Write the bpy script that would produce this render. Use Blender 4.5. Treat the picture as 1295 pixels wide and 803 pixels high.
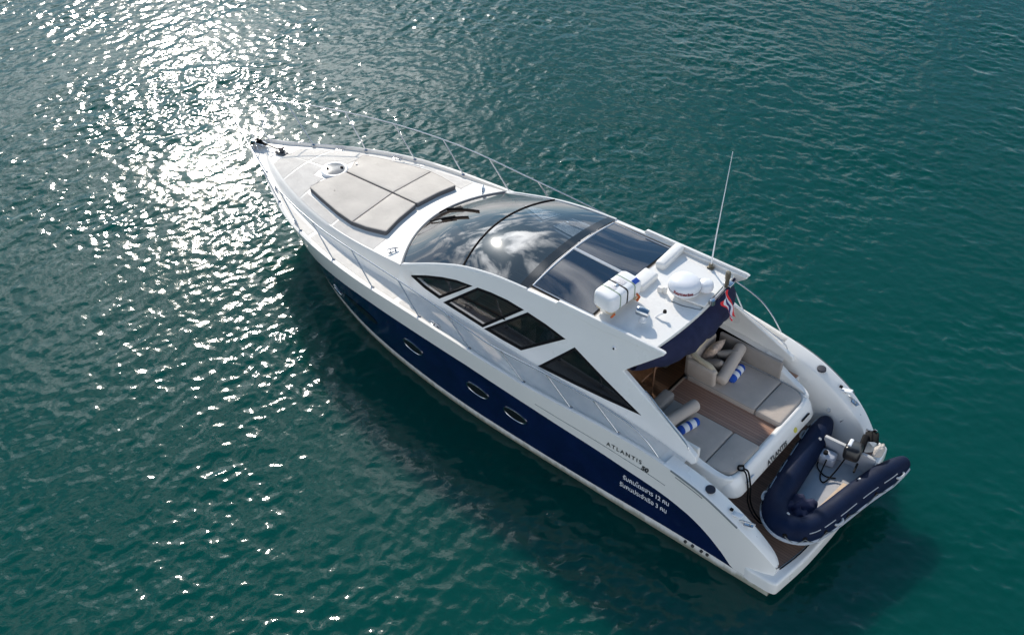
import bpy, bmesh, math, random
import numpy as np
from mathutils import Vector, noise as mnoise
random.seed(4); rng = np.random.default_rng(11)
for o in list(bpy.data.objects): bpy.data.objects.remove(o)
S = bpy.context.scene
COL = S.collection
R = math.radians

# ------------------------------------------------------------------ camera, sky, sun, exposure
cd = bpy.data.cameras.new('camera'); cam = bpy.data.objects.new('camera', cd); COL.objects.link(cam)
cam.location = (-4.36, 14.15, 16.82)
YAW, PIT = R(-50.22), R(41.0)
cam.rotation_euler = (R(90) - PIT, 0, YAW - R(90))
cd.sensor_width = 36; cd.lens = 36 * 1509 / 1295; cd.clip_start = .1; cd.clip_end = 9000
S.camera = cam

SUN_EL, SUN_AZ = R(32), R(-33.5)
sdir = Vector((math.cos(SUN_EL) * math.cos(SUN_AZ), math.cos(SUN_EL) * math.sin(SUN_AZ), math.sin(SUN_EL)))
sl = bpy.data.lights.new('sun', 'SUN'); so = bpy.data.objects.new('sun', sl); COL.objects.link(so)
sl.energy = 4.3; sl.angle = R(1.5); sl.color = (1, .91, .79)
so.rotation_euler = sdir.to_track_quat('Z', 'Y').to_euler(); so.location = sdir * 60

W = bpy.data.worlds.new('World'); S.world = W; W.use_nodes = True
nt = W.node_tree; nt.nodes.clear(); N = nt.nodes.new; L = nt.links.new
def nd(t, **k):
    n = N(t)
    for a, b in k.items(): setattr(n, a, b)
    return n
def mth(op, a, b=None, clamp=False):
    n = nd('ShaderNodeMath', operation=op, use_clamp=clamp)
    for i, v in enumerate((a, b)):
        if v is None: continue
        if isinstance(v, (int, float)): n.inputs[i].default_value = v
        else: L(v, n.inputs[i])
    return n.outputs[0]
out = nd('ShaderNodeOutputWorld'); bg = nd('ShaderNodeBackground'); bg.inputs[1].default_value = .14
L(bg.outputs[0], out.inputs[0])
sky = nd('ShaderNodeTexSky', sky_type='NISHITA', sun_disc=False, sun_elevation=SUN_EL, sun_rotation=R(90) - SUN_AZ,
         air_density=1.0, dust_density=.3, ozone_density=2.0)
tc = nd('ShaderNodeTexCoord'); sx = nd('ShaderNodeSeparateXYZ'); L(tc.outputs['Generated'], sx.inputs[0])
zz = mth('ADD', mth('MAXIMUM', sx.outputs[2], 0.0), .22)
cx = nd('ShaderNodeCombineXYZ'); L(mth('DIVIDE', sx.outputs[0], zz), cx.inputs[0]); L(mth('DIVIDE', sx.outputs[1], zz), cx.inputs[1])
cn = nd('ShaderNodeTexNoise'); cn.inputs['Scale'].default_value = 4.6; cn.inputs['Detail'].default_value = 8; cn.inputs['Roughness'].default_value = .58
cn.inputs['Distortion'].default_value = .5; L(cx.outputs[0], cn.inputs['Vector'])
cr = nd('ShaderNodeValToRGB'); cr.color_ramp.elements[0].position = .49; cr.color_ramp.elements[1].position = .64
L(cn.outputs[0], cr.inputs[0])
cn2 = nd('ShaderNodeTexNoise'); cn2.inputs['Scale'].default_value = 4.3; cn2.inputs['Detail'].default_value = 6; L(cx.outputs[0], cn2.inputs['Vector'])
cc = nd('ShaderNodeMixRGB'); cc.inputs[1].default_value = (4.2, 4.6, 5.2, 1); cc.inputs[2].default_value = (13., 13., 13., 1); L(cn2.outputs[0], cc.inputs[0])
dt = nd('ShaderNodeVectorMath', operation='DOT_PRODUCT'); L(tc.outputs['Generated'], dt.inputs[0]); dt.inputs[1].default_value = sdir
dp = mth('MAXIMUM', dt.outputs['Value'], 0.0)
anti = mth('ADD', mth('MULTIPLY', dt.outputs['Value'], -1.0), .25, True)
fs = nd('ShaderNodeVectorMath', operation='SCALE'); L(cc.outputs[0], fs.inputs[0]); L(mth('ADD', mth('ADD', mth('MULTIPLY', mth('POWER', dp, 12.0), 2.8), mth('MULTIPLY', mth('POWER', dp, 60.0), 3.0)), mth('ADD', mth('MULTIPLY', anti, .7), 1.0)), fs.inputs['Scale'])
mx = nd('ShaderNodeMixRGB'); hz = nd('ShaderNodeMapRange', interpolation_type='SMOOTHSTEP'); L(sx.outputs[2], hz.inputs[0]); hz.inputs[1].default_value = .24; hz.inputs[2].default_value = .02; hm = nd('ShaderNodeMath', operation='MAXIMUM'); L(hz.outputs[0], hm.inputs[1]); L(hm.outputs[0], mx.inputs[0]); hz_in = hm.inputs[0]
el = nd('ShaderNodeMapRange', interpolation_type='SMOOTHSTEP'); L(sx.outputs[2], el.inputs[0]); el.inputs[1].default_value = .60; el.inputs[2].default_value = .34; ne = nd('ShaderNodeMapRange', interpolation_type='SMOOTHSTEP'); L(dp, ne.inputs[0]); ne.inputs[1].default_value = .87; ne.inputs[2].default_value = .98; L(mth('MULTIPLY', mth('MAXIMUM', mth('MULTIPLY', cr.outputs[0], .92), mth('MULTIPLY', anti, 1.1, True)), mth('MAXIMUM', el.outputs[0], ne.outputs[0])), hz_in); tn = nd('ShaderNodeMixRGB', blend_type='MULTIPLY'); tn.inputs[0].default_value = 1; tn.inputs[2].default_value = (.70, .95, 1.0, 1); L(sky.outputs[0], tn.inputs[1]); L(tn.outputs[0], mx.inputs[1]); L(fs.outputs[0], mx.inputs[2])
# bright veil of thin cloud round the sun
au = mth('POWER', dp, 420.0)
au = mth('MULTIPLY', au, mth('ADD', mth('MULTIPLY', cn2.outputs[0], 50.0), 5.0))
aux = nd('ShaderNodeCombineXYZ')
for i in range(3): L(au, aux.inputs[i])
ad = nd('ShaderNodeMixRGB', blend_type='ADD'); ad.inputs[0].default_value = 1; L(mx.outputs[0], ad.inputs[1]); L(aux.outputs[0], ad.inputs[2])
L(ad.outputs[0], bg.inputs[0])
S.view_settings.view_transform = 'Standard'; S.view_settings.look = 'None'; S.view_settings.gamma = 1; S.view_settings.use_curve_mapping = False
S.view_settings.exposure = 0.0
S.cycles.max_bounces = 8; S.cycles.sample_clamp_indirect = 6

# ------------------------------------------------------------------ materials
def mat(name, col, rough=.5, metal=0, coat=0, ior=1.5, var=.0, vscale=3., bump=0, bscale=40., col2=None, spec=.5):
    m = bpy.data.materials.new(name); m.use_nodes = True; t = m.node_tree; p = t.nodes['Principled BSDF']
    p.inputs['Roughness'].default_value = rough; p.inputs['Metallic'].default_value = metal
    p.inputs['Coat Weight'].default_value = coat; p.inputs['IOR'].default_value = ior; p.inputs['Coat Roughness'].default_value = .06
    p.inputs['Specular IOR Level'].default_value = spec
    p.inputs['Base Color'].default_value = (*col, 1)
    tcn = t.nodes.new('ShaderNodeTexCoord')
    if var:
        n = t.nodes.new('ShaderNodeTexNoise'); n.inputs['Scale'].default_value = vscale; n.inputs['Detail'].default_value = 6
        t.links.new(tcn.outputs['Object'], n.inputs['Vector'])
        mxn = t.nodes.new('ShaderNodeMixRGB'); c2 = col2 or tuple(c * (1 - var) for c in col); c1 = col if col2 else tuple(min(c * (1 + var), .95) for c in col)
        mxn.inputs[1].default_value = (*c1, 1); mxn.inputs[2].default_value = (*c2, 1)
        rm = t.nodes.new('ShaderNodeMapRange'); rm.inputs[1].default_value = .3; rm.inputs[2].default_value = .7
        t.links.new(n.outputs[0], rm.inputs[0]); t.links.new(rm.outputs[0], mxn.inputs[0]); t.links.new(mxn.outputs[0], p.inputs['Base Color'])
        rr = t.nodes.new('ShaderNodeMapRange'); rr.inputs[3].default_value = rough * .8; rr.inputs[4].default_value = min(1, rough * 1.25)
        t.links.new(n.outputs[0], rr.inputs[0]); t.links.new(rr.outputs[0], p.inputs['Roughness'])
    if bump:
        n = t.nodes.new('ShaderNodeTexNoise'); n.inputs['Scale'].default_value = bscale; n.inputs['Detail'].default_value = 4
        t.links.new(tcn.outputs['Object'], n.inputs['Vector'])
        b = t.nodes.new('ShaderNodeBump'); b.inputs['Strength'].default_value = bump; b.inputs['Distance'].default_value = .02
        t.links.new(n.outputs[0], b.inputs['Height']); t.links.new(b.outputs[0], p.inputs['Normal'])
    return m
M = {}
M['gel'] = mat('white gelcoat', (.81, .80, .77), .28, coat=.4, var=.03, vscale=1.3)
M['gelmat'] = mat('satin gelcoat', (.80, .775, .73), .45, var=.03, vscale=2)
M['navy'] = mat('navy gelcoat', (.004, .009, .048), .08, coat=.7, var=.25, vscale=2)
M['nonskid'] = mat('non skid deck', (.69, .655, .61), .8, var=.05, vscale=6, bump=.4, bscale=160)
M['nonskid2'] = mat('cream side deck', (.78, .745, .69), .75, var=.04, vscale=5, bump=.3, bscale=160)
M['pad'] = mat('sunpad vinyl', (.58, .535, .48), .75, var=.06, vscale=2.2, bump=.25, bscale=9)
M['padside'] = mat('sunpad border', (.10, .10, .105), .8)
M['taupe'] = mat('taupe upholstery', (.48, .415, .36), .85, var=.07, vscale=3, bump=.35, bscale=11)
M['taupe2'] = mat('dark taupe upholstery', (.30, .27, .245), .85, var=.07, vscale=4, bump=.3, bscale=14)
M['beige'] = mat('beige piping', (.55, .47, .34), .8, var=.05)
M['print'] = mat('cream print cushion', (.58, .45, .36), .9, var=.3, vscale=14)
M['steel'] = mat('polished steel', (.52, .53, .55), .22, metal=1)
M['alu'] = mat('satin aluminium', (.62, .63, .65), .35, metal=.8)
M['glass'] = mat('tinted glass', (.006, .016, .03), .02, ior=1.75, coat=.3)
M['wglass'] = mat('tinted windshield', (.016, .016, .017), .03, ior=1.7, coat=.2, var=.5, vscale=1.7)
M['sglass'] = mat('side glass', (.010, .012, .014), .05, ior=1.5)
M['blk'] = mat('black rubber', (.006, .006, .007), .7, spec=.15)
M['cloth'] = mat('navy canvas', (.006, .010, .045), .85, var=.15, vscale=5, bump=.6, bscale=5)
M['hyp'] = mat('navy hypalon', (.0025, .010, .036), .6, spec=.15, var=.12, vscale=4, bump=.12, bscale=12)
M['grey'] = mat('light grey fabric', (.50, .50, .50), .6, var=.06, vscale=4)
M['tan'] = mat('sunlit floor tan', (.52, .40, .29), .7, var=.1, vscale=7)  # tone of sunlit dinghy floor put into the base colour
M['wood'] = mat('varnished wood', (.22, .10, .045), .4, var=.25, vscale=9)
M['white'] = mat('white plastic', (.78, .79, .80), .35, var=.02)
M['radome'] = mat('radar white', (.74, .76, .80), .4)
M['red'] = mat('red cloth', (.70, .02, .03), .7); M['blue'] = mat('royal blue terry', (.012, .075, .40), .95, bump=.5, bscale=90)
M['towel'] = mat('white terry', (.72, .74, .78), .95, bump=.5, bscale=90)
M['flagblue'] = mat('flag blue', (.02, .03, .15), .8)
M['dark'] = mat('dark ink', (.03, .033, .035), .5); M['ink2'] = mat('white vinyl lettering', (.74, .75, .78), .5)
M['maroon'] = mat('maroon lettering', (.22, .03, .04), .5)
M['groove'] = mat('grey groove', (.18, .20, .20), .6)
M['brass'] = mat('dull brass', (.15, .135, .10), .45, metal=.5)
M['yellow'] = mat('yellow sticker', (.55, .50, .08), .6); M['orange'] = mat('orange strap', (.55, .12, .03), .7)
M['green'] = mat('green seam tape', (.22, .30, .20), .7)

def hullwhite():
    m = mat('hull white', (.81, .80, .77), .25, coat=.5); t = m.node_tree; p = t.nodes['Principled BSDF']; g = t.nodes.new('ShaderNodeTexCoord'); s = t.nodes.new('ShaderNodeSeparateXYZ'); t.links.new(g.outputs['Object'], s.inputs[0])
    n = t.nodes.new('ShaderNodeTexNoise'); mp = t.nodes.new('ShaderNodeMapping'); mp.inputs['Scale'].default_value = (9, 9, .8); n.inputs['Scale'].default_value = 1.; n.inputs['Detail'].default_value = 6; t.links.new(g.outputs['Object'], mp.inputs[0]); t.links.new(mp.outputs[0], n.inputs['Vector'])
    a = t.nodes.new('ShaderNodeMath'); a.operation = 'MULTIPLY_ADD'; a.inputs[1].default_value = -.20; t.links.new(n.outputs[0], a.inputs[0]); t.links.new(s.outputs[2], a.inputs[2])
    r = t.nodes.new('ShaderNodeMapRange'); r.inputs[1].default_value = -.05; r.inputs[2].default_value = .05; r.inputs[3].default_value = 1; r.inputs[4].default_value = 0; t.links.new(a.outputs[0], r.inputs[0])
    k = t.nodes.new('ShaderNodeMath'); k.operation = 'MULTIPLY'; k.inputs[1].default_value = .75; t.links.new(r.outputs[0], k.inputs[0])
    x = t.nodes.new('ShaderNodeMixRGB'); x.inputs[1].default_value = (.81, .80, .77, 1); x.inputs[2].default_value = (.22, .22, .14, 1); t.links.new(k.outputs[0], x.inputs[0]); t.links.new(x.outputs[0], p.inputs['Base Color']); return m
M['hullw'] = hullwhite()
def tinted(name, tint, rough=.02, ior=1.6):
    m = mat(name, (.002, .002, .003), rough, ior=ior, coat=.2); t = m.node_tree; p = t.nodes['Principled BSDF']; o = t.nodes['Material Output']
    tr_ = t.nodes.new('ShaderNodeBsdfTransparent'); tr_.inputs[0].default_value = (*tint, 1); a = t.nodes.new('ShaderNodeAddShader')
    t.links.new(p.outputs[0], a.inputs[0]); t.links.new(tr_.outputs[0], a.inputs[1]); t.links.new(a.outputs[0], o.inputs[0]); return m
M['glass'] = tinted('blue tinted glass', (.14, .18, .23), ior=1.8); M['wglass'] = tinted('windshield glass', (.36, .34, .33), .03, 1.72)
M['rglass'] = tinted('sunroof glass', (.04, .07, .11), ior=1.65); M['rglass'].node_tree.nodes['Principled BSDF'].inputs['Base Color'].default_value = (.002, .012, .032, 1); M['w1'] = M['w2'] = tinted('side glass tint', (.88, .88, .88), .03, 1.5); M['w3'] = tinted('dark side glass', (.25, .26, .27), .03, 1.5); M['w4'] = tinted('darkest side glass', (.14, .15, .16), .03, 1.5)
def teak(name, c1, c2, axis, w):
    m = bpy.data.materials.new(name); m.use_nodes = True; t = m.node_tree; p = t.nodes['Principled BSDF']; p.inputs['Roughness'].default_value = .62
    g = t.nodes.new('ShaderNodeTexCoord'); s = t.nodes.new('ShaderNodeSeparateXYZ'); t.links.new(g.outputs['Object'], s.inputs[0])
    def mm(op, a, b):
        n = t.nodes.new('ShaderNodeMath'); n.operation = op
        for i, v in enumerate((a, b)):
            if isinstance(v, (int, float)): n.inputs[i].default_value = v
            else: t.links.new(v, n.inputs[i])
        return n.outputs[0]
    v = mm('DIVIDE', s.outputs[axis], w); fr = mm('FRACT', mm('ADD', v, 100.0), 0); fl = mm('FLOOR', v, 0)
    wn = t.nodes.new('ShaderNodeTexWhiteNoise'); wn.noise_dimensions = '1D'; t.links.new(fl, wn.inputs['W'])
    n = t.nodes.new('ShaderNodeTexNoise'); n.inputs['Scale'].default_value = 6; n.inputs['Detail'].default_value = 6
    mp = t.nodes.new('ShaderNodeMapping'); sc = [1.2, 1.2, 1.2]; sc[axis] = 14; mp.inputs['Scale'].default_value = sc
    t.links.new(g.outputs['Object'], mp.inputs[0]); t.links.new(mp.outputs[0], n.inputs['Vector'])
    mxn = t.nodes.new('ShaderNodeMixRGB'); mxn.inputs[1].default_value = (*c1, 1); mxn.inputs[2].default_value = (*c2, 1)
    t.links.new(mm('ADD', mm('MULTIPLY', wn.outputs[0], .45), mm('MULTIPLY', n.outputs[0], .55)), mxn.inputs[0])
    k = t.nodes.new('ShaderNodeMixRGB'); k.inputs[2].default_value = (.02, .018, .016, 1)
    t.links.new(mm('LESS_THAN', fr, .075), k.inputs[0]); t.links.new(mxn.outputs[0], k.inputs[1]); t.links.new(k.outputs[0], p.inputs['Base Color'])
    return m
M['teak'] = teak('cockpit teak', (.30, .15, .10), (.54, .33, .235), 1, .062)
M['teak2'] = teak('platform teak', (.17, .105, .078), (.32, .21, .16), 1, .055)

# ------------------------------------------------------------------ mesh helpers
def nrm(v): return v / (np.linalg.norm(v) + 1e-12)
def catmull(P, n=8, closed=False):
    P = np.asarray(P, float); K = len(P); out = []
    for i in range(K if closed else K - 1):
        p0, p1, p2, p3 = (P[(i - 1) % K], P[i], P[(i + 1) % K], P[(i + 2) % K]) if closed else (P[max(i - 1, 0)], P[i], P[i + 1], P[min(i + 2, K - 1)])
        for t in np.linspace(0, 1, n, endpoint=False):
            out.append(.5 * (2 * p1 + (p2 - p0) * t + (2 * p0 - 5 * p1 + 4 * p2 - p3) * t * t + (3 * p1 - p0 - 3 * p2 + p3) * t ** 3))
    if not closed: out.append(P[-1])
    return np.array(out)
def pchip(xs, ys):
    xs = np.array(xs, float); ys = np.array(ys, float); h = np.diff(xs); d = np.diff(ys) / h; m = np.zeros(len(xs))
    for i in range(1, len(xs) - 1):
        if d[i - 1] * d[i] > 0:
            w1 = 2 * h[i] + h[i - 1]; w2 = h[i] + 2 * h[i - 1]; m[i] = (w1 + w2) / (w1 / d[i - 1] + w2 / d[i])
    m[0] = d[0]; m[-1] = d[-1]
    def f(x):
        x = np.clip(np.asarray(x, float), xs[0], xs[-1]); i = np.clip(np.searchsorted(xs, x) - 1, 0, len(xs) - 2); t = (x - xs[i]) / h[i]
        return (2 * t ** 3 - 3 * t ** 2 + 1) * ys[i] + (t ** 3 - 2 * t ** 2 + t) * h[i] * m[i] + (-2 * t ** 3 + 3 * t ** 2) * ys[i + 1] + (t ** 3 - t ** 2) * h[i] * m[i + 1]
    return f
class B:
    def __init__(s): s.v = []; s.f = []; s.m = []
    def add(s, V, F, mi=0):
        o = len(s.v); s.v += [tuple(map(float, p)) for p in V]; s.f += [tuple(i + o for i in f) for f in F]
        s.m += list(mi) if hasattr(mi, '__len__') else [mi] * len(F); return s
    def grid(s, G, mi=0, cu=False, cv=False, rowm=None, flip=False):
        G = np.asarray(G, float); a, b = G.shape[:2]; F = []; m = []
        for i in range(a if cu else a - 1):
            for j in range(b if cv else b - 1):
                q = (i * b + j, ((i + 1) % a) * b + j, ((i + 1) % a) * b + (j + 1) % b, i * b + (j + 1) % b)
                F.append(q[::-1] if flip else q); m.append(rowm[j] if rowm is not None else mi)
        return s.add(G.reshape(-1, 3), F, m)
    def tube(s, P, r, seg=8, mi=0, closed=False, cap=True, smooth=0, ell=None):
        P = np.asarray(P, float)
        if smooth: P = catmull(P, smooth, closed)
        n = len(P); r = np.interp(np.linspace(0, 1, n), np.linspace(0, 1, len(r)), r) if hasattr(r, '__len__') else np.full(n, r)
        T = np.array([nrm(P[(i + 1) % n] - P[i - 1]) if closed else nrm(P[min(i + 1, n - 1)] - P[max(i - 1, 0)]) for i in range(n)])
        u = np.array([0, 0, 1.]); 
        if abs(T[0] @ u) > .9: u = np.array([0, 1., 0])
        G = []
        for i in range(n):
            u = nrm(u - T[i] * (u @ T[i])); w = np.cross(T[i], u); e = ell or (1, 1)
            G.append([P[i] + r[i] * (e[0] * math.cos(a) * u + e[1] * math.sin(a) * w) for a in np.linspace(0, 2 * math.pi, seg, endpoint=False)])
        o = len(s.v); s.grid(G, mi, cu=closed, cv=True, flip=True)
        if cap and not closed: s.add([], []); s.f += [tuple(o + j for j in range(seg)), tuple(o + (n - 1) * seg + j for j in range(seg))[::-1]]; s.m += [mi, mi]
        return s
    def rbox(s, c, size, r=.02, rot=(0, 0, 0), seg=3, mi=0, top=None):
        bm = bmesh.new(); bmesh.ops.create_cube(bm, size=1)
        for v in bm.verts:
            k = (top if top and v.co.z > 0 else 1)
            v.co.x *= size[0] * k; v.co.y *= size[1] * k; v.co.z *= size[2]
        if r: bmesh.ops.bevel(bm, geom=bm.edges[:], offset=r, segments=seg, profile=.5, affect='EDGES')
        from mathutils import Euler
        bm.verts.ensure_lookup_table(); E = Euler(rot).to_matrix()
        for i, v in enumerate(bm.verts): v.index = i
        s.add([E @ v.co + Vector(c) for v in bm.verts], [[v.index for v in f.verts] for f in bm.faces], mi); bm.free(); return s
    def lathe(s, prof, c=(0, 0, 0), seg=28, mi=0, axis=None, rowm=None):
        G = [[(q[0] * math.cos(a), q[0] * math.sin(a), q[1]) for q in prof] for a in np.linspace(0, 2 * math.pi, seg, endpoint=False)]
        G = np.array(G)
        if axis is not None:
            q = Vector((0, 0, 1)).rotation_difference(Vector(axis)).to_matrix(); G = G @ np.array(q).T
        return s.grid(G + np.array(c), mi, cu=True, rowm=rowm)
    def ellip(s, c, rad, seg=18, mi=0, fn=None):
        G = [[(math.sin(t) * math.cos(a), math.sin(t) * math.sin(a), math.cos(t)) for t in np.linspace(0.001, math.pi - .001, seg)] for a in np.linspace(0, 2 * math.pi, seg * 2, endpoint=False)]
        G = np.array(G)
        if fn: G = G * np.array([[fn(p) for p in row] for row in G])[..., None]
        return s.grid(G * np.array(rad) + np.array(c), mi, cu=True, flip=True)
    def prism(s, O, z0, z1, mi=0, topm=None, r=0):
        """outline O (xy, ccw), from z0 up to z1, an optional round-over r at the top"""
        O = np.asarray(O, float); n = len(O); z0 = np.broadcast_to(z0, n); z1 = np.broadcast_to(z1, n)
        rings = [np.c_[O, z0]]
        if r:
            for a in np.linspace(0, math.pi / 2, 5): rings.append(np.c_[inset(O, r * (1 - math.cos(a))), z1 - r + r * math.sin(a)])
        else: rings.append(np.c_[O, z1])
        s.grid(np.array(rings), mi, cv=True, flip=True); o = len(s.v)
        s.add(rings[-1], [tuple(range(n))], topm if topm is not None else mi); s.add(rings[0], [tuple(range(n))[::-1]], mi); return s
    def sheet(s, O, mi=0): return s.add(O, [tuple(range(len(O)))], mi)
    def build(s, name, mats, parent=None, smooth=35, bevel=0, weld=True):
        me = bpy.data.meshes.new(name); me.from_pydata(s.v, [], s.f)
        for m in (mats if isinstance(mats, (list, tuple)) else [mats]): me.materials.append(M[m] if isinstance(m, str) else m)
        if len(me.polygons): me.polygons.foreach_set('material_index', s.m)
        bm = bmesh.new(); bm.from_mesh(me)
        if weld: bmesh.ops.remove_doubles(bm, verts=bm.verts, dist=1e-5)
        bmesh.ops.recalc_face_normals(bm, faces=bm.faces); 
        big = [f for f in bm.faces if len(f.verts) > 8]
        if big: bmesh.ops.triangulate(bm, faces=big)
        bm.to_mesh(me); bm.free()
        if smooth is not None:
            me.polygons.foreach_set('use_smooth', [True] * len(me.polygons)); me.set_sharp_from_angle(angle=R(smooth))
        me.update(); o = bpy.data.objects.new(name, me); COL.objects.link(o)
        if parent: o.parent = parent
        if bevel:
            b = o.modifiers.new('bevel', 'BEVEL'); b.width = bevel; b.segments = 3; b.limit_method = 'ANGLE'; b.angle_limit = R(40)
        return o
def inset(O, d):
    O = np.asarray(O, float); n = len(O)
    if d == 0: return O.copy()
    a = np.roll(O, 1, 0); b = np.roll(O, -1, 0); area = np.sum(O[:, 0] * b[:, 1] - b[:, 0] * O[:, 1]); sg = 1 if area > 0 else -1
    e1 = (O - a) / (np.linalg.norm(O - a, axis=1)[:, None] + 1e-9); e2 = (b - O) / (np.linalg.norm(b - O, axis=1)[:, None] + 1e-9)
    n1 = np.c_[-e1[:, 1], e1[:, 0]] * sg; n2 = np.c_[-e2[:, 1], e2[:, 0]] * sg; m = n1 + n2; m /= (np.linalg.norm(m, axis=1)[:, None] + 1e-9)
    k = np.clip((m * n1).sum(1), .4, 1)
    return O + m * (d / k)[:, None]
def rounded(O, r, n=5):
    """round the corners of a polygon; r one number or one per corner"""
    O = np.asarray(O, float); out = []
    for i in range(len(O)):
        p, a, b = O[i], O[i - 1], O[(i + 1) % len(O)]; ri = r[i] if hasattr(r, '__len__') else r
        d1, d2 = a - p, b - p; l = min(ri, .45 * np.linalg.norm(d1), .45 * np.linalg.norm(d2))
        if l < 1e-4: out.append(p); continue
        p1, p2 = p + nrm(d1) * l, p + nrm(d2) * l
        for t in np.linspace(0, 1, n): out.append((1 - t) ** 2 * p1 + 2 * t * (1 - t) * p + t * t * p2)
    return np.array(out)
def cushion(b, O, zf, th, r=.03, top=0, side=0, puff=.012):
    O = np.asarray(O, float); c = O.mean(0); rings = []; rm = []
    zfn = zf if callable(zf) else (lambda x, y: np.full(np.shape(x), float(zf)))
    def ring(Q, dz): rings.append(np.c_[Q, zfn(Q[:, 0], Q[:, 1]) + dz])
    ring(O, .0); ring(O, th - r); rm += [side]
    for a in (30, 60, 90): ring(inset(O, r * (1 - math.cos(R(a)))), th - r + r * math.sin(R(a))); rm += [top if a > 50 else side]
    I = inset(O, r)
    for k in (.9, .75, .55, .3, .02): ring(c + (I - c) * k, th + puff * (1 - k * k)); rm += [top]
    G = np.array(rings).transpose(1, 0, 2); b.grid(G, 0, cu=True, rowm=rm); return b
def tag(o, label=None, cat=None, group=None, kind=None):
    for k, v in (('label', label), ('category', cat), ('group', group), ('kind', kind)):
        if v: o[k] = v
    return o
def empty(name, loc=(0, 0, 0)):
    o = bpy.data.objects.new(name, None); COL.objects.link(o); o.location = loc; o.empty_display_size = .3; return o
def mir(P): P = np.array(P, float); P[..., 1] *= -1; return P
def text_pts(txt, size, font=None, bold=0, spacing=1.0, shear=0):
    c = bpy.data.curves.new('txt', 'FONT'); c.body = txt; c.size = size; c.offset = bold; c.space_character = spacing; c.resolution_u = 3; c.shear = shear
    o = bpy.data.objects.new('txt', c); COL.objects.link(o); dg = bpy.context.evaluated_depsgraph_get(); me = bpy.data.meshes.new_from_object(o.evaluated_get(dg))
    V = np.array([v.co[:] for v in me.vertices]) if len(me.vertices) else np.zeros((0, 3)); F = [tuple(p.vertices) for p in me.polygons]
    bpy.data.objects.remove(o); bpy.data.curves.remove(c); bpy.data.meshes.remove(me); return V, F

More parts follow.
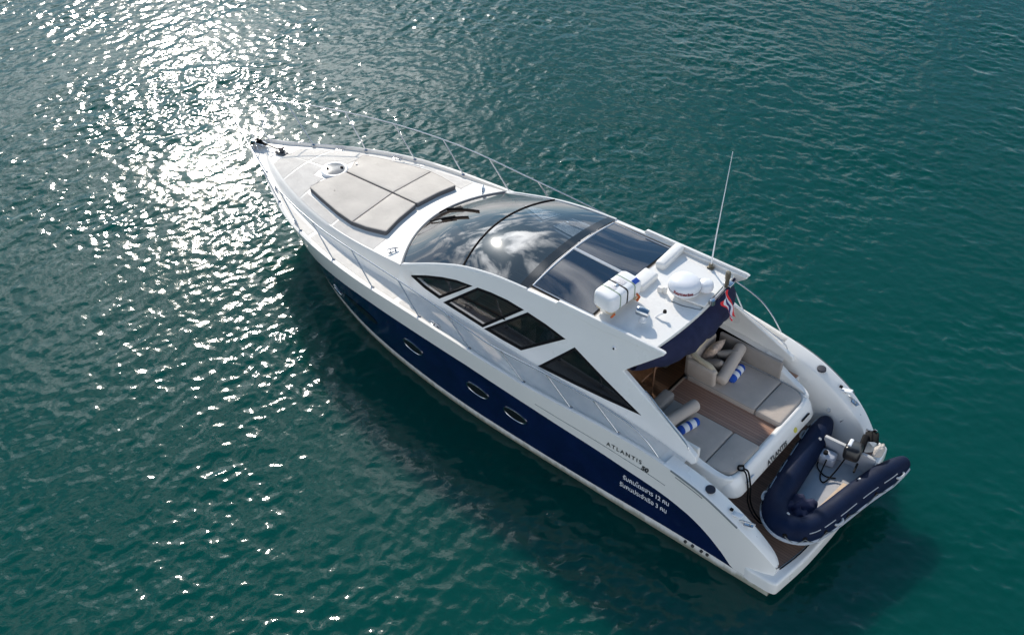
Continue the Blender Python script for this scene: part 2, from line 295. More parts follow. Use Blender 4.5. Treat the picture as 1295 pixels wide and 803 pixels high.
# ------------------------------------------------------------------ water
def water():
    n, Ls = 1024, 48.0; k = 2 * np.pi * np.fft.fftfreq(n, Ls / n); KX, KY = np.meshgrid(k, k, indexing='ij'); K = np.hypot(KX, KY); K[0, 0] = 1
    th = np.arctan2(KY, KX)
    def field(wd):
        d = np.cos(th - wd); spread = .16 + 1.1 * np.maximum(d, 0) ** 4 + .12 * np.maximum(np.cos(th - wd - R(70)), 0) ** 4
        P = K ** -2.85 * np.exp(-(2 * np.pi / 1.0 / K) ** 2) * spread * np.exp(-(K / 58.) ** 2); P[0, 0] = 0
        P2 = .6 * K ** -4. * np.exp(-(2 * np.pi / 8. / K) ** 2) * np.exp(-(K / 2.2) ** 2) * np.maximum(d, .05) ** 2
        sp = np.sqrt(P + P2) * (rng.normal(size=(n, n)) + 1j * rng.normal(size=(n, n)))
        SX_ = np.real(np.fft.ifft2(1j * KX * sp)); SY_ = np.real(np.fft.ifft2(1j * KY * sp)); g = .110 / np.sqrt((SX_ ** 2 + SY_ ** 2).mean())
        return np.stack([np.real(np.fft.ifft2(-1j * KX / K * sp)), np.real(np.fft.ifft2(-1j * KY / K * sp)), np.real(np.fft.ifft2(sp))]) * g
    fa, fb = field(R(2)), field(R(105))
    i = np.arange(n) * Ls / n; cx0, cy0 = 12.5 - Ls / 2, -6 - Ls / 2
    X, Y = np.meshgrid(i + cx0, i + cy0, indexing='ij')
    wA = np.clip(.5 - ((X - 13) * -.768 + (Y + 6) * -.64) / 14, .08, .92); DX, DY, H = fa * np.sqrt(wA) + fb * np.sqrt(1 - wA)
    ex = np.clip(np.minimum(np.minimum(i, i[::-1]) / 5., 1), 0, 1); E_ = np.minimum.outer(ex, ex)
    # smoother water in the lee close to the hull
    dist_ = np.hypot(np.maximum(np.abs(X - 7) - 6.5, 0), np.maximum(np.abs(Y) - 2.0, 0)); lee = 1.0
    gst = np.real(np.fft.ifft2(np.fft.fft2(rng.normal(size=(n, n))) * np.exp(-(K * .55) ** 2))); gst = .95 + .42 * gst / gst.std()
    A = E_ * lee * np.clip(gst, .6, 1.8)
    V = np.stack([X - .75 * DX * A, Y - .75 * DY * A, H * A - .02], -1).reshape(-1, 3)
    a = np.arange(n * n).reshape(n, n); F = np.stack([a[:-1, :-1], a[1:, :-1], a[1:, 1:], a[:-1, 1:]], -1).reshape(-1, 4)
    # far skirt to the horizon
    x0, x1, y0, y1 = X[0, 0], X[-1, 0], Y[0, 0], Y[0, -1]; FAR = 4000.
    ext = np.array([[-FAR, -FAR, -.02], [FAR, -FAR, -.02], [FAR, FAR, -.02], [-FAR, FAR, -.02]]); nb = len(V)
    V = np.vstack([V, ext]); c = [a[0, 0], a[-1, 0], a[-1, -1], a[0, -1]]
    me = bpy.data.meshes.new('water'); me.vertices.add(len(V)); me.vertices.foreach_set('co', V.ravel().astype(np.float32))
    F = np.vstack([F, [[nb, nb + 1, c[1], c[0]], [nb + 1, nb + 2, c[2], c[1]], [nb + 2, nb + 3, c[3], c[2]], [nb + 3, nb, c[0], c[3]]]])
    me.loops.add(F.size); me.loops.foreach_set('vertex_index', F.ravel().astype(np.int32)); me.polygons.add(len(F))
    me.polygons.foreach_set('loop_start', np.arange(0, F.size, 4, dtype=np.int32)); me.polygons.foreach_set('use_smooth', np.ones(len(F), bool)); me.update(calc_edges=True)
    m = bpy.data.materials.new('sea water'); m.use_nodes = True; t = m.node_tree; p = t.nodes['Principled BSDF']
    p.subsurface_method = 'BURLEY'; p.inputs['Roughness'].default_value = .07; p.inputs['Subsurface Weight'].default_value = 1; p.inputs['Subsurface Radius'].default_value = (.3, 1., 1.); p.inputs['Subsurface Scale'].default_value = 1.3; p.inputs['IOR'].default_value = 1.333
    tcn = t.nodes.new('ShaderNodeTexCoord'); n1 = t.nodes.new('ShaderNodeTexNoise'); n1.inputs['Scale'].default_value = .07; n1.inputs['Detail'].default_value = 3
    t.links.new(tcn.outputs['Object'], n1.inputs['Vector']); mxn = t.nodes.new('ShaderNodeMixRGB')
    mxn.inputs[1].default_value = (.0001, .043, .034, 1); mxn.inputs[2].default_value = (.0001, .058, .048, 1); t.links.new(n1.outputs[0], mxn.inputs[0]); t.links.new(mxn.outputs[0], p.inputs['Base Color'])
    n2 = t.nodes.new('ShaderNodeTexNoise'); n2.inputs['Scale'].default_value = 10.; n2.inputs['Detail'].default_value = 5; n2.inputs['Distortion'].default_value = .6
    t.links.new(tcn.outputs['Object'], n2.inputs['Vector'])
    b = t.nodes.new('ShaderNodeBump'); b.inputs['Strength'].default_value = .10; b.inputs['Distance'].default_value = .03
    t.links.new(n2.outputs[0], b.inputs['Height']); t.links.new(b.outputs[0], p.inputs['Normal'])
    me.materials.append(m); o = bpy.data.objects.new('water', me); COL.objects.link(o); tag(o, kind='structure')
    o['label'] = 'rippled teal sea water with sun glitter'
water()

# ------------------------------------------------------------------ the yacht: x forward, y to port, z up from the waterline
SXT = [.1, .25, .6, 1, 1.75, 2.5, 3.25, 4, 4.75, 5.5, 6.25, 7, 8.5, 9.25, 10, 10.75, 11.5, 12.25, 13, 13.75, 14.5, 14.85, 15.0, 15.06]
ys = pchip(SXT, [1.84, 1.9, 2.0, 2.06, 2.09, 2.10, 2.13, 2.18, 2.23, 2.26, 2.26, 2.25, 2.20, 2.16, 2.09, 1.99, 1.84, 1.61, 1.27, .86, .48, .33, .22, .05])
zs = pchip(SXT, [.50, .68, 1.03, 1.30, 1.62, 1.76, 1.83, 1.87, 1.89, 1.91, 1.94, 1.98, 2.0, 1.99, 1.98, 1.98, 1.98, 1.97, 1.97, 1.95, 1.91, 1.89, 1.88, 1.88])
yw = pchip([0, 1.7, 4, 5.5, 6.3, 7.3, 8.5, 9.8, 11.16, 12, 12.8, 13.4, 13.6], [2.04, 2.05, 2.04, 2.03, 2.02, 1.97, 1.85, 1.64, 1.26, .92, .5, .12, 0.0])
ap = pchip([0, .5, .75, 1], [.85, .9, 1.25, 1.4])
def hullp(s, t):
    t = np.clip(np.asarray(t, float), 0, 1); s = np.asarray(s, float)
    y = yw(s * 13.6) + (ys(s * 15.06) - yw(s * 13.6)) * t ** ap(s)
    return np.stack(np.broadcast_arrays(s * (13.6 + 1.46 * t ** .9), y, zs(s * 15.06) * t), -1)
t_blue = pchip([.0, .045, .0584, .075, .1018, .1285, .157, .2154, .2471, .3055, .36, .47, .62, .72, .78, .84, 1.], [.10, .10, .147, .304, .462, .54, .575, .61, .64, .69, .735, .762, .757, .70, .63, .55, .30])
t_strp = pchip([0, .06, .12, .3, .6, .72, .82, 1.], [.147, .145, .13, .1, .105, .12, .18, .29])
def hull_xz(x, z, off=0.):
    """point of the port topside at a given x and z"""
    s = np.full(np.shape(x), .3) if np.shape(x) else .3; s = np.asarray(x, float) / 14.5
    for _ in range(12):
        t = np.clip(np.asarray(z) / zs(s * 15.06), 0, 1); s = np.asarray(x) / (13.6 + 1.46 * t ** .9)
    P = hullp(s, t); P[..., 1] += off; P[..., 2] = z; return P
YA = empty('motor_yacht', (0, 0, 0))
tag(YA, 'white and navy motor yacht with long foredeck, dark glass roof and open cockpit', 'yacht')

ss = np.concatenate([np.linspace(.008, .12, 26), np.linspace(.125, .8, 60)[0:], np.linspace(.81, 1, 26)])
b = B()
for sg in (1, -1):
    rows = []
    for s in ss:
        x0 = float(s * 13.6); w = float(yw(x0)); ts, tb = float(t_strp(s)), max(float(t_blue(s)), float(t_strp(s)) + .002)
        col = [(x0 * .985, .0, -.75 * min(1, w + .1)), (x0, w * .9, -.28), *hullp(s, [0.0])]
        col += list(hullp(s, np.array([ts * .5, ts, ts + (tb - ts) * .33, ts + (tb - ts) * .66, tb])))
        col += list(hullp(s, tb + (1 - tb) * np.array([.2, .4, .6, .8, .93, 1.])))
        rows.append(col)
    G = np.array(rows); 
    if sg < 0: G = mir(G)
    b.grid(G, 0, rowm=[0, 0, 0, 0, 1, 1, 1, 0, 0, 0, 0, 0, 0])
    # stern closing face
    b.add(G[0], [tuple(range(len(G[0])))], 0)
hull = b.build('hull', ['hullw', 'navy'], YA, smooth=50)
for sg in (1, -1):       # fine groove line above the blue band and a steel rubbing line at the sheer
    b = B(); P = np.array([hullp(s, t_blue(s) + .36 * (1 - t_blue(s))) for s in np.linspace(.155, .34, 30)])
    P[:, 1] += .001; b.tube(P if sg > 0 else mir(P), .007, 5); b.build('hull_groove', 'groove', hull)
# portholes
def porthole(x, z, a, c, sg, name='porthole', tilt=0.):
    ang = np.linspace(0, 2 * math.pi, 28, endpoint=False)
    def ringp(k, off):
        u = a * k * np.cos(ang); v = c * k * np.sin(ang); P = hull_xz(x + u, z + v + tilt * u, off); return P if sg > 0 else mir(P)
    b = B(); b.grid(np.array([ringp(1.0, .0), ringp(1.0, .012), ringp(.94, .016), ringp(.88, .008)]), 0, cv=True)
    o = b.build(name, 'steel', hull)
    b = B(); b.sheet(ringp(.89, .008)); b.build('pane', 'sglass', o); return o
for sg in (1, -1):
    for x, z in ((8.25, .96), (6.49, .93), (5.56, .87)): porthole(x, z, .29, .14, sg, tilt=.02)
    porthole(10.9, .70, .20, .085, sg, tilt=-.02)
    ang = np.linspace(0, 2 * math.pi, 30, endpoint=False)
    u, v = .62 * np.cos(ang), .13 * np.sin(ang) * (1 - .35 * np.cos(ang)); P = hull_xz(10.0 + u, .85 + v, .006); b = B(); b.sheet(P if sg > 0 else mir(P)); b.build('hull_window', 'sglass', hull)

# ---- deck
yt = pchip([8.0, 8.6, 9.3, 10, 11, 12, 13, 13.9, 14.3, 14.55, 15.1], [1.70, 1.70, 1.69, 1.66, 1.55, 1.34, 1.01, .60, .36, .18, .03])
dyc = pchip([8.0, 8.6, 9.3, 10, 11, 13, 13.9, 14.3, 15.1], [.10, .10, .12, .14, .13, .13, .12, .09, .01])
zedge = pchip([8.0, 8.9, 9.3, 10, 11, 12, 13, 13.9, 14.3, 15.1], [2.40, 2.40, 2.36, 2.28, 2.20, 2.13, 2.05, 1.96, 1.90, 1.84])
zcen = pchip([8.0, 9.42, 10, 11, 12, 13, 13.9, 14.3, 15.1], [2.44, 2.44, 2.385, 2.34, 2.28, 2.16, 2.01, 1.92, 1.85])
def deckz(x, y):
    x = np.asarray(x, float); a = np.abs(np.asarray(y, float)); T = np.minimum(yt(x), np.maximum(ys(x) - .12, .02)); c = np.maximum(T - dyc(x), .005); zd = zs(x) - .055
    ze = np.maximum(zedge(x), zd); zc = np.maximum(zcen(x), zd)
    top = zc - (zc - ze) * (np.minimum(a, c) / c) ** 2; k = np.clip((a - c) / np.maximum(T - c, 1e-3), 0, 1); k = k * k * (3 - 2 * k)
    return top * (1 - k) + zd * k
rows = []
for x in np.concatenate([np.linspace(8.6, 14.4, 70), np.linspace(14.45, 15.045, 14)]):
    Y = max(float(ys(x)), .012); T = min(float(yt(x)), max(Y - .12, .3 * Y)); c = max(T - float(dyc(x)), .3 * T)
    a = [0, .2 * c, .4 * c, .6 * c, .8 * c, .93 * c, c] + [c + (T - c) * k for k in (.25, .5, .75, 1)] + [T + (Y - T) * k for k in (.3, .55)]
    e = min(.09, .3 * (Y - T)); zt = float(zs(x)); zd = zt - .055
    col = [(x, y, float(deckz(x, y))) for y in a] + [(x, Y - e, zd), (x, Y - e * .75, zt), (x, Y - e * .4, zt + .012), (x, Y, zt)]
    rows.append([(p[0], -p[1], p[2]) for p in col[:0:-1]] + col)
b = B(); b.grid(np.array(rows), 0); deck = b.build('deck', ['gelmat', 'nonskid2'], YA, smooth=40)
for sg in (1, -1):
    rows = []
    for x in np.linspace(2.15, 8.62, 60):
        Y = float(ys(x)); zt = float(zs(x)); zd = zt - .055
        col = [(x, 1.45, zd), (x, 1.62, zd), (x, 1.8, zd), (x, Y - .09, zd), (x, Y - .068, zt), (x, Y - .036, zt + .012), (x, Y, zt)]
        rows.append(col)
    b = B(); G = np.array(rows); b.grid(G if sg > 0 else mir(G), 0); b.build('side_deck', ['gelmat'], YA, smooth=40)
# non skid panels, 4 mm above the moulded deck
def panel(yin, yout, xa, xb, name='deck_panel', m='nonskid', n=26, off=.005):
    for sg in (1, -1):
        rows = []
        for x in np.linspace(xa, xb, n):
            y0, y1 = yin(x), yout(x); rows.append([(x, sg * y, float(deckz(x, y)) + off) for y in np.linspace(y0, y1, 8)])
        b = B(); b.grid(np.array(rows)); b.build(name, m, deck)
padY = pchip([9.7, 10.3, 10.7, 11.2, 11.9, 12.36], [1.10, 1.2, 1.24, 1.16, .99, .88])
crest = lambda x: float(yt(x) - dyc(x)) - .03
panel(lambda x: float(padY(x)), crest, 9.75, 11.05); panel(lambda x: float(padY(x)), crest, 11.11, 12.36)
panel(lambda x: .34 if x < 12.75 else .03, lambda x: crest(x), 12.42, 13.25, n=30); panel(lambda x: .012, crest, 13.31, 14.0)
panel(lambda x: float(yt(x)) + .05, lambda x: float(ys(x)) - .14, 8.7, 11.4, 'side_panel', 'nonskid2'); panel(lambda x: float(yt(x)) + .05, lambda x: float(ys(x)) - .14, 11.5, 13.6, 'side_panel', 'nonskid2')
for sg in (1, -1):
    rows = [[(x, sg * y, float(zs(x)) - .05) for y in (1.70, float(ys(x)) - .13)] for x in np.linspace(2.5, 8.55, 40)]
    b = B(); b.grid(np.array(rows)); b.build('side_panel', 'nonskid2', YA)
# sun pad in two halves
half = np.array([(12.08, .012), (12.10, .2), (12.24, .42), (12.36, .80), (11.9, .93), (11.2, 1.10), (10.7, 1.18), (10.3, 1.15), (9.82, 1.05), (9.91, .6), (9.97, .012)])
for sg in (1, -1):
    for xa, xb in ((10.66, 13), (9, 10.655)):
        O = rounded(half, .05, 4); 
        d_ = []
        for i in range(len(O)):           # clip the half outline at the cross seam
            p, q = O[i], O[(i + 1) % len(O)]; inp, inq = xa <= p[0] <= xb, xa <= q[0] <= xb
            if inp: d_.append(p)
            if inp != inq:
                for xc in (xa, xb):
                    if (p[0] - xc) * (q[0] - xc) < 0: d_.append(p + (q - p) * (xc - p[0]) / (q[0] - p[0]))
        O = np.array(d_); O[:, 1] *= sg
        b = B(); cushion(b, O, lambda x, y: deckz(x, y), .105, .022, 0, 1, .004); sp_ = b.build('sunpad', ['pad', 'padside'], YA, smooth=60); I = inset(O, .012); b = B(); b.tube(np.c_[I, deckz(I[:, 0], I[:, 1]) + .102], .006, 5, closed=True); b.build('piping', 'taupe', sp_)
# round hatch
zc_ = float(deckz(12.42, 0)); b = B(); b.lathe([(.30, -.02), (.30, .03), (.28, .045), (.235, .05), (.22, .04)], (12.43, -.01, zc_), 32); h = b.build('deck_hatch', 'white', YA, smooth=50)
b = B(); b.lathe([(.225, .042), (.12, .05), (.0, .052)], (12.43, -.01, zc_), 28); b.build('pane', mat('hatch acrylic', (.16, .165, .17), .12), h)
for q in ((12.34, -.14), (12.55, .09)): b = B(); b.rbox((*q, zc_ + .06), (.06, .05, .03), .01); b.build('latch', 'blk', h)
b = B(); b.lathe([(.0, .14), (.018, .14), (.018, 0), (.03, 0)], (12.1, -.36, float(deckz(12.1, -.36))), 12); b.build('deck_light', 'steel', YA)

# ---- windshield and glass roof
AW = np.array([[9.42, 8.87, 1.60, 2.46, 2.42], [8.62, 8.18, 1.48, 2.86, 2.71], [7.70, 7.45, 1.40, 3.13, 2.97], [6.85, 6.7, 1.375, 3.26, 3.13], [6.0, 5.95, 1.37, 3.315, 3.21]])
AD = catmull(AW, 24)
def ws(u, v, off=0.):
    q = np.array([np.interp(u, np.linspace(0, 4, len(AD)), AD[:, i]) for i in range(5)]); v = np.asarray(v, float)
    return np.stack([q[0] - (q[0] - q[1]) * v * v, q[2] * v, q[3] - (q[3] - q[4]) * v * v + off], -1)
vv = np.linspace(-.985, .985, 41)
b = B(); b.grid(np.array([ws(u, vv) for u in np.linspace(.03, 1.985, 30)])); wsO = b.build('windshield', 'wglass', YA, smooth=60)
b = B(); b.grid(np.array([ws(u, vv) for u in np.linspace(2.015, 3.72, 30)])); b.build('roof_glass', 'glass', YA, smooth=60)
b = B(); b.grid(np.array([ws(u, vv, .004) for u in np.linspace(3.70, 4.0, 6)])); b.build('roof_band', mat('gloss black band', (.008, .009, .012), .08), YA, smooth=60)
b = B(); b.tube([ws(2.0, v, .0) for v in np.linspace(-.99, .99, 40)], .022, 8); b.build('glass_seam', 'blk', YA)
b = B(); b.tube([ws(0, v, .0) for v in np.linspace(-1, 1, 50)], .03, 8); b.build('windshield_gasket', mat('grey gasket', (.25, .26, .27), .5), YA)
for sg in (1, -1): b = B(); b.tube([ws(u, sg * .993, .0) for u in np.linspace(0, 4, 50)], .028, 8, mi=0); b.build('glass_trim', 'gel', YA)
# inside edge tint of the windshield: lower dash strip seen through it
for (u0, v0, u1, v1, u2, v2) in ((.08, -.03, .20, -.13, 1.25, -.10), (.20, .20, .55, .17, 1.2, .08)):
    w = empty('wiper'); w.parent = YA
    P0, P1, P2 = ws(u0, v0, .03), ws(u1, v1, .05), ws(u2, v2, .045)
    b = B(); b.tube([P0, P1, (P1 + P2) / 2 + [0, 0, .02]], .017, 6); b.build('arm', 'blk', w)
    b = B(); b.tube([ws(u1 + (u2 - u1) * k, v1 + (v2 - v1) * k, .02) for k in np.linspace(0, 1, 8)], .02, 6); b.build('blade', 'blk', w)
rows = []
for v in np.linspace(-.97, .97, 31):
    q = ws(0, v); rows.append([(x, q[1] * (1 - .0 * k), float(deckz(x, q[1])) + .014) for k, x in zip(np.linspace(0, 1, 12), np.linspace(q[0] - .03, 8.5, 12))])
b = B(); b.grid(np.array(rows)); b.build('dash_cover', mat('dark brown dash', (.055, .04, .034), .55, var=.3, vscale=3), YA)
# horns / cleats on the cowl in front of the windshield
def cleat(c, ang, parent, s=1.):
    b = B(); d = np.array([math.cos(ang), math.sin(ang), 0]); c = np.array(c, float)
    b.tube([c - d * .13 * s + [0, 0, .055], c - d * .07 * s + [0, 0, .065], c + d * .07 * s + [0, 0, .065], c + d * .13 * s + [0, 0, .055]], [.008, .016, .016, .008], 8)
    for k in (-.05, .05): b.tube([c + d * k * s - [0, 0, .01], c + d * k * s + [0, 0, .062]], .016, 8)
    b.rbox(c + [0, 0, .003], (.2 * s, .07, .012), .004, rot=(0, 0, ang)); return b.build('cleat', 'steel', parent)
for sg in (1, -1):
    cleat((9.35, sg * 1.35, float(deckz(9.35, 1.35))), R(60) * sg, YA)
    for x in (13.3, 7.55, 12.05): cleat((x, sg * (float(ys(x)) - .14), float(zs(x)) - .05), R(-8) * sg * (3 if x > 11 else .4), YA)

# ---- cabin sides with the hardtop fin and leg
fy = lambda x, z: 1.62 - .2 * (z - 2) + .07 * min(max((x - 7.9) / .9, 0), 1)
top_e = catmull([(8.90, 2.43), (8.32, 2.658), (7.41, 2.975), (6.6, 3.135), (5.93, 3.208), (5.30, 3.25), (4.63, 3.285), (3.81, 3.335), (3.025, 3.36)], 8)
under = [(3.01, 3.325), (3.272, 3.07), (3.52, 2.84), (3.70, 2.66), (3.62, 2.63)]
leg = [(3.2, 2.42), (2.79, 2.22), (2.4, 2.02), (2.0, 1.80), (1.97, 1.70), (2.05, 1.62)]
base = [(2.3, 1.66)] + [(x, float(zs(x)) - .06) for x in np.linspace(2.7, 8.8, 24)] + [(8.95, 2.1)]
OUT = [tuple(p) for p in top_e] + under + leg + base
def sidepanel(O, th, sg, name, m, par, off=0., bevel=0, holes=()):
    bm = bmesh.new(); vs = [bm.verts.new((x, 0, z)) for x, z in O]; es = [bm.edges.new((vs[i], vs[(i + 1) % len(vs)])) for i in range(len(vs))]
    
    O = list(O)
    for Hh in holes:
        hv = [bm.verts.new((x, 0, z)) for x, z in Hh]; es += [bm.edges.new((hv[i], hv[(i + 1) % len(hv)])) for i in range(len(hv))]; O += [tuple(q) for q in Hh]
    bmesh.ops.triangle_fill(bm, use_beauty=True, edges=es); bm.verts.index_update()
    F = [[v.index for v in f.verts] for f in bm.faces]; bm.free(); n0 = n = len(O) - sum(len(h) for h in holes); n = len(O); loops = [(0, n0)]
    for h in holes: loops.append((loops[-1][1], loops[-1][1] + len(h)))
    a = [(x, sg * (fy(x, z) + off), z) for x, z in O]; c = [(x, sg * (fy(x, z) + off - th), z) for x, z in O]
    bb = B(); bb.add(a + c, F + [[i + n for i in f][::-1] for f in F] + [(i, j, n + j, n + i) for l0, l1 in loops for i in range(l0, l1) for j in [i + 1 if i + 1 < l1 else l0]])
    return bb.build(name, m, par, smooth=30, bevel=bevel)
WIN = dict(
 w1=[(8.612, 2.303), (8.267, 2.442), (7.898, 2.561), (7.54, 2.661), (7.168, 2.717), (7.902, 2.105), (8.267, 2.178)],
 w2=[(7.772, 2.072), (7.021, 2.742), (6.716, 2.787), (6.312, 2.812), (5.948, 2.794), (6.791, 2.012), (7.269, 2.045)],
 w3=[(6.727, 2.0), (5.833, 2.786), (5.418, 2.746), (4.975, 2.669), (5.851, 1.985), (6.292, 1.985)],
 w4=[(5.41, 1.86), (5.092, 2.206), (4.733, 2.601), (4.017, 2.314), (3.196, 2.023), (3.857, 1.961), (4.675, 1.90)])
for sg in (1, -1):
    sup = sidepanel(OUT, .09, sg, 'cabin_side', 'gel', YA, bevel=.016, holes=[[tuple(p) for p in inset(np.array(O), .03)] for O in WIN.values()])
    for k, O in WIN.items():
        w = sidepanel([tuple(p) for p in inset(np.array(O), -.01)], .02, sg, 'side_window', 'blk', sup, off=.004, holes=[[tuple(p) for p in inset(np.array(O), .045)]])
        sidepanel([tuple(p) for p in inset(np.array(O), .04)], .006, sg, 'pane', k, w, off=-.006)
        if k == 'w2': 
            b = B(); b.tube([(7.4, sg * (fy(7.4, 2.40) + .012), 2.40), (6.3, sg * (fy(6.3, 2.42) + .012), 2.42)], .012, 6); b.build('window_bar', 'blk', w)
    # flat fin along the hardtop edge
    FIN = [(5.3, 3.23), (5.22, 3.33), (4.2, 3.365), (3.05, 3.40), (2.98, 3.375), (3.3, 3.28), (4.4, 3.2)]
    b = B(); n = len(FIN); a = [(x, sg * (fy(x, z) + .018), z) for x, z in FIN]; c = [(x, sg * (fy(x, z) - .045), z) for x, z in FIN]
    b.add(a + c, [tuple(range(n)), tuple(range(n, 2 * n))[::-1]] + [(i, (i + 1) % n, n + (i + 1) % n, n + i) for i in range(n)]); b.build('hardtop_fin', 'gel', YA, smooth=30, bevel=.012)
    b = B(); b.lathe([(.0, .03), (.03, .025), (.045, .0)], (3.95, sg * (fy(3.95, 3.0) + .003), 3.0), 14, axis=(0, sg, .2)); b.lathe([(0, .036), (.018, .034), (.02, .02)], (3.95, sg * (fy(3.95, 3.0) + .005), 3.0), 12, mi=1, axis=(0, sg, .2)); b.build('side_light', ['white', 'blk'], YA)

# ---- hardtop roof
def roofz(x, y):
    x = np.asarray(x, float); ze = np.interp(x, [3.0, 4.5, 5.3, 6.0], [3.255, 3.235, 3.20, 3.19]); zc = np.interp(x, [3.0, 4.5, 6.0], [3.30, 3.30, 3.315]); return zc - (zc - ze) * (np.asarray(y) / 1.34) ** 2
xa_ = lambda y: 3.17 + .12 * (abs(y) / 1.34) ** 2 * 1.0
rows = []
for y in np.linspace(-1.345, 1.345, 31):
    xs_ = np.linspace(xa_(y), 5.985, 26); tp = [(x, y, float(roofz(x, y))) for x in xs_]
    rows.append([(xs_[0], y, float(roofz(xs_[0], y)) - .085)] + [(xs_[0] - .012, y, float(roofz(xs_[0], y)) - .03)] + tp + [(5.985, y, 3.05), ])
b = B(); b.grid(np.array(rows), 0); G2 = [[(x, y, float(roofz(x, y)) - .085) for x in np.linspace(xa_(y), 5.985, 6)] for y in np.linspace(-1.345, 1.345, 9)]; b.grid(np.array(G2), 0)
b.build('hardtop', 'gel', YA, smooth=40)
def roofpatch(O2, off, name, m, par, n=14):
    """sheet between two x-lines x0(y), x1(y) for y0..y1, following the roof"""
    x0, x1, y0, y1 = O2; rows = [[(x, y, float(roofz(x, y)) + off) for x in np.linspace(x0(y), x1(y), n)] for y in np.linspace(y0, y1, 12)]
    b = B(); b.grid(np.array(rows)); return b.build(name, m, par, smooth=60)
fx = lambda y: 5.95 - .02 * (y / 1.3) ** 2; ax_ = lambda y: 4.60
roofpatch((lambda y: 4.54, lambda y: 5.97, -1.30, 1.30), .004, 'roof_track', mat('beige track', (.42, .36, .31), .5), YA)
roofpatch((lambda y: 4.56, lambda y: fx(y) + .01, -1.26, 1.26), .009, 'roof_track', 'blk', YA)
for sg in (1, -1):
    fr = empty('sunroof'); fr.parent = YA
    roofpatch((lambda y: 4.60, lambda y: fx(y) - .05, .035 if sg > 0 else -1.19, 1.19 if sg > 0 else -.035), .017, 'pane', 'rglass', fr)
b = B(); b.tube([(fx(y) - .025, y, float(roofz(5.93, y)) + .012) for y in np.linspace(-1.22, 1.22, 20)], .022, 6)
for y in (1.215, -1.215): b.tube([(x, y, float(roofz(x, y)) + .012) for x in np.linspace(4.56, 5.92, 12)], .016, 6)
b.build('sunroof_frame', 'alu', YA); b = B(); b.tube([(x, 0, float(roofz(x, 0)) + .016) for x in np.linspace(4.56, 5.92, 10)], .03, 8); b.build('sunroof_bar', 'alu', YA)
# transverse mouldings aft of the sunroof
b = B(); b.rbox((4.43, -.92, 3.33), (.20, .74, .17), .05, rot=(0, 0, R(3))); b.build('roof_moulding', 'gel', YA)
b = B(); b.rbox((4.40, -.05, 3.35), (.30, .52, .16), .05); b.build('roof_moulding', 'gel', YA)
b = B(); b.rbox((4.45, .62, 3.345), (.2, .95, .13), .05); b.build('roof_moulding', 'gelmat', YA)
b = B(); b.rbox((4.02, -.02, 3.345), (.10, .07, .12), .012); b.rbox((3.93, -.03, 3.37), (.07, .05, .14), .012); b.build('horn', 'gelmat', YA)
# aft deck plate of the hardtop with its dark rim
b = B(); b.tube([(xa_(y) + .03, y, float(roofz(xa_(y) + .03, y)) + .004) for y in np.linspace(-.86, -.05, 8)] , .010, 6); b.tube([(3.2, -.05, 3.30), (3.5, .06, 3.305), (3.72, .08, 3.305)], .010, 6); b.build('cable', 'groove', YA)
# radar
rd = empty('radar'); rd.parent = YA; rc = np.array([3.66, -.22, 3.42])
b = B(); b.lathe([(.0, .25), (.12, .245), (.22, .225), (.268, .18), (.29, .12), (.29, .08)], rc, 40); b.lathe([(.291, .085), (.291, .06), (.28, .02), (.2, -.0), (0, -.0)], rc, 40); b.build('dome', 'radome', rd, smooth=60)
b = B(); b.lathe([(.293, .088), (.293, .068), (.291, .066)], rc, 40); b.build('rim', mat('radar rim', (.25, .24, .26), .5), rd)
b = B(); b.rbox(rc + [0, 0, -.05], (.34, .26, .14), .04, top=.8); b.rbox(rc + [-.22, -.08, -.09], (.5, .42, .045), .015, rot=(0, 0, R(8))); b.build('bracket', 'gelmat', rd)
V, F = text_pts('Raymarine', .085, bold=.004)
if len(V):
    wv = V[:, 0].max(); ang = R(118) - 0 + (V[:, 0] - wv / 2) / .293
    P = np.c_[rc[0] + .2945 * np.cos(ang), rc[1] + .2945 * np.sin(ang), rc[2] + .087 + V[:, 1] * .9]
    b = B(); b.add(P, F); b.build('lettering', 'maroon', rd, smooth=None)
def mushroom(c, r, h, m='radome'):
    b = B(); b.lathe([(0, h), (r * .6, h * .97), (r * .92, h * .85), (r, h * .6), (r * .95, h * .4), (r * .5, h * .34), (r * .3, 0)], c, 22); return b.build('satellite_dome', m, YA, smooth=60)
mushroom((3.40, -.50, 3.29), .145, .27); mushroom((3.62, -.62, 3.29), .05, .15)
b = B(); b.lathe([(0, .10), (.05, .09), (.06, 0)], (3.14, -.33, 3.29), 14); b.build('horn', 'steel', YA)
b = B(); b.tube([(3.72, -1.20, 3.27), (3.72, -1.20, 3.36)], .035, 10); b.rbox((3.72, -1.2, 3.27), (.12, .09, .04), .01)
b.build('antenna_base', 'brass', YA)
b = B(); b.tube([(3.72, -1.20, 3.33), (3.70, -1.205, 4.0), (3.62, -1.22, 5.79)], [.015, .012, .006], 7); b.build('antenna', 'white', YA)
b = B(); b.tube([(3.21, -.92, 3.27), (3.21, -.92, 3.56)], .04, 10); b.lathe([(0, .03), (.045, .02), (.05, 0), (.05, -.12)], (3.21, -.92, 3.58), 14, mi=1); b.rbox((3.2, -.98, 3.3), (.16, .16, .06), .02, mi=2); b.build('mast_light', ['brass', 'brass', 'steel'], YA)
sp = empty('searchlight'); sp.parent = YA
b = B(); b.lathe([(.07, 0), (.07, .03), (.03, .05), (.03, .14)], (3.82, .80, 3.27), 16); b.build('pedestal', 'white', sp)
b = B(); b.lathe([(0, -.10), (.07, -.09), (.085, 0), (.085, .10), (.075, .12)], (3.82, .80, 3.47), 20, axis=(.8, .2, .1)); b.build('lamp_housing', 'steel', sp)
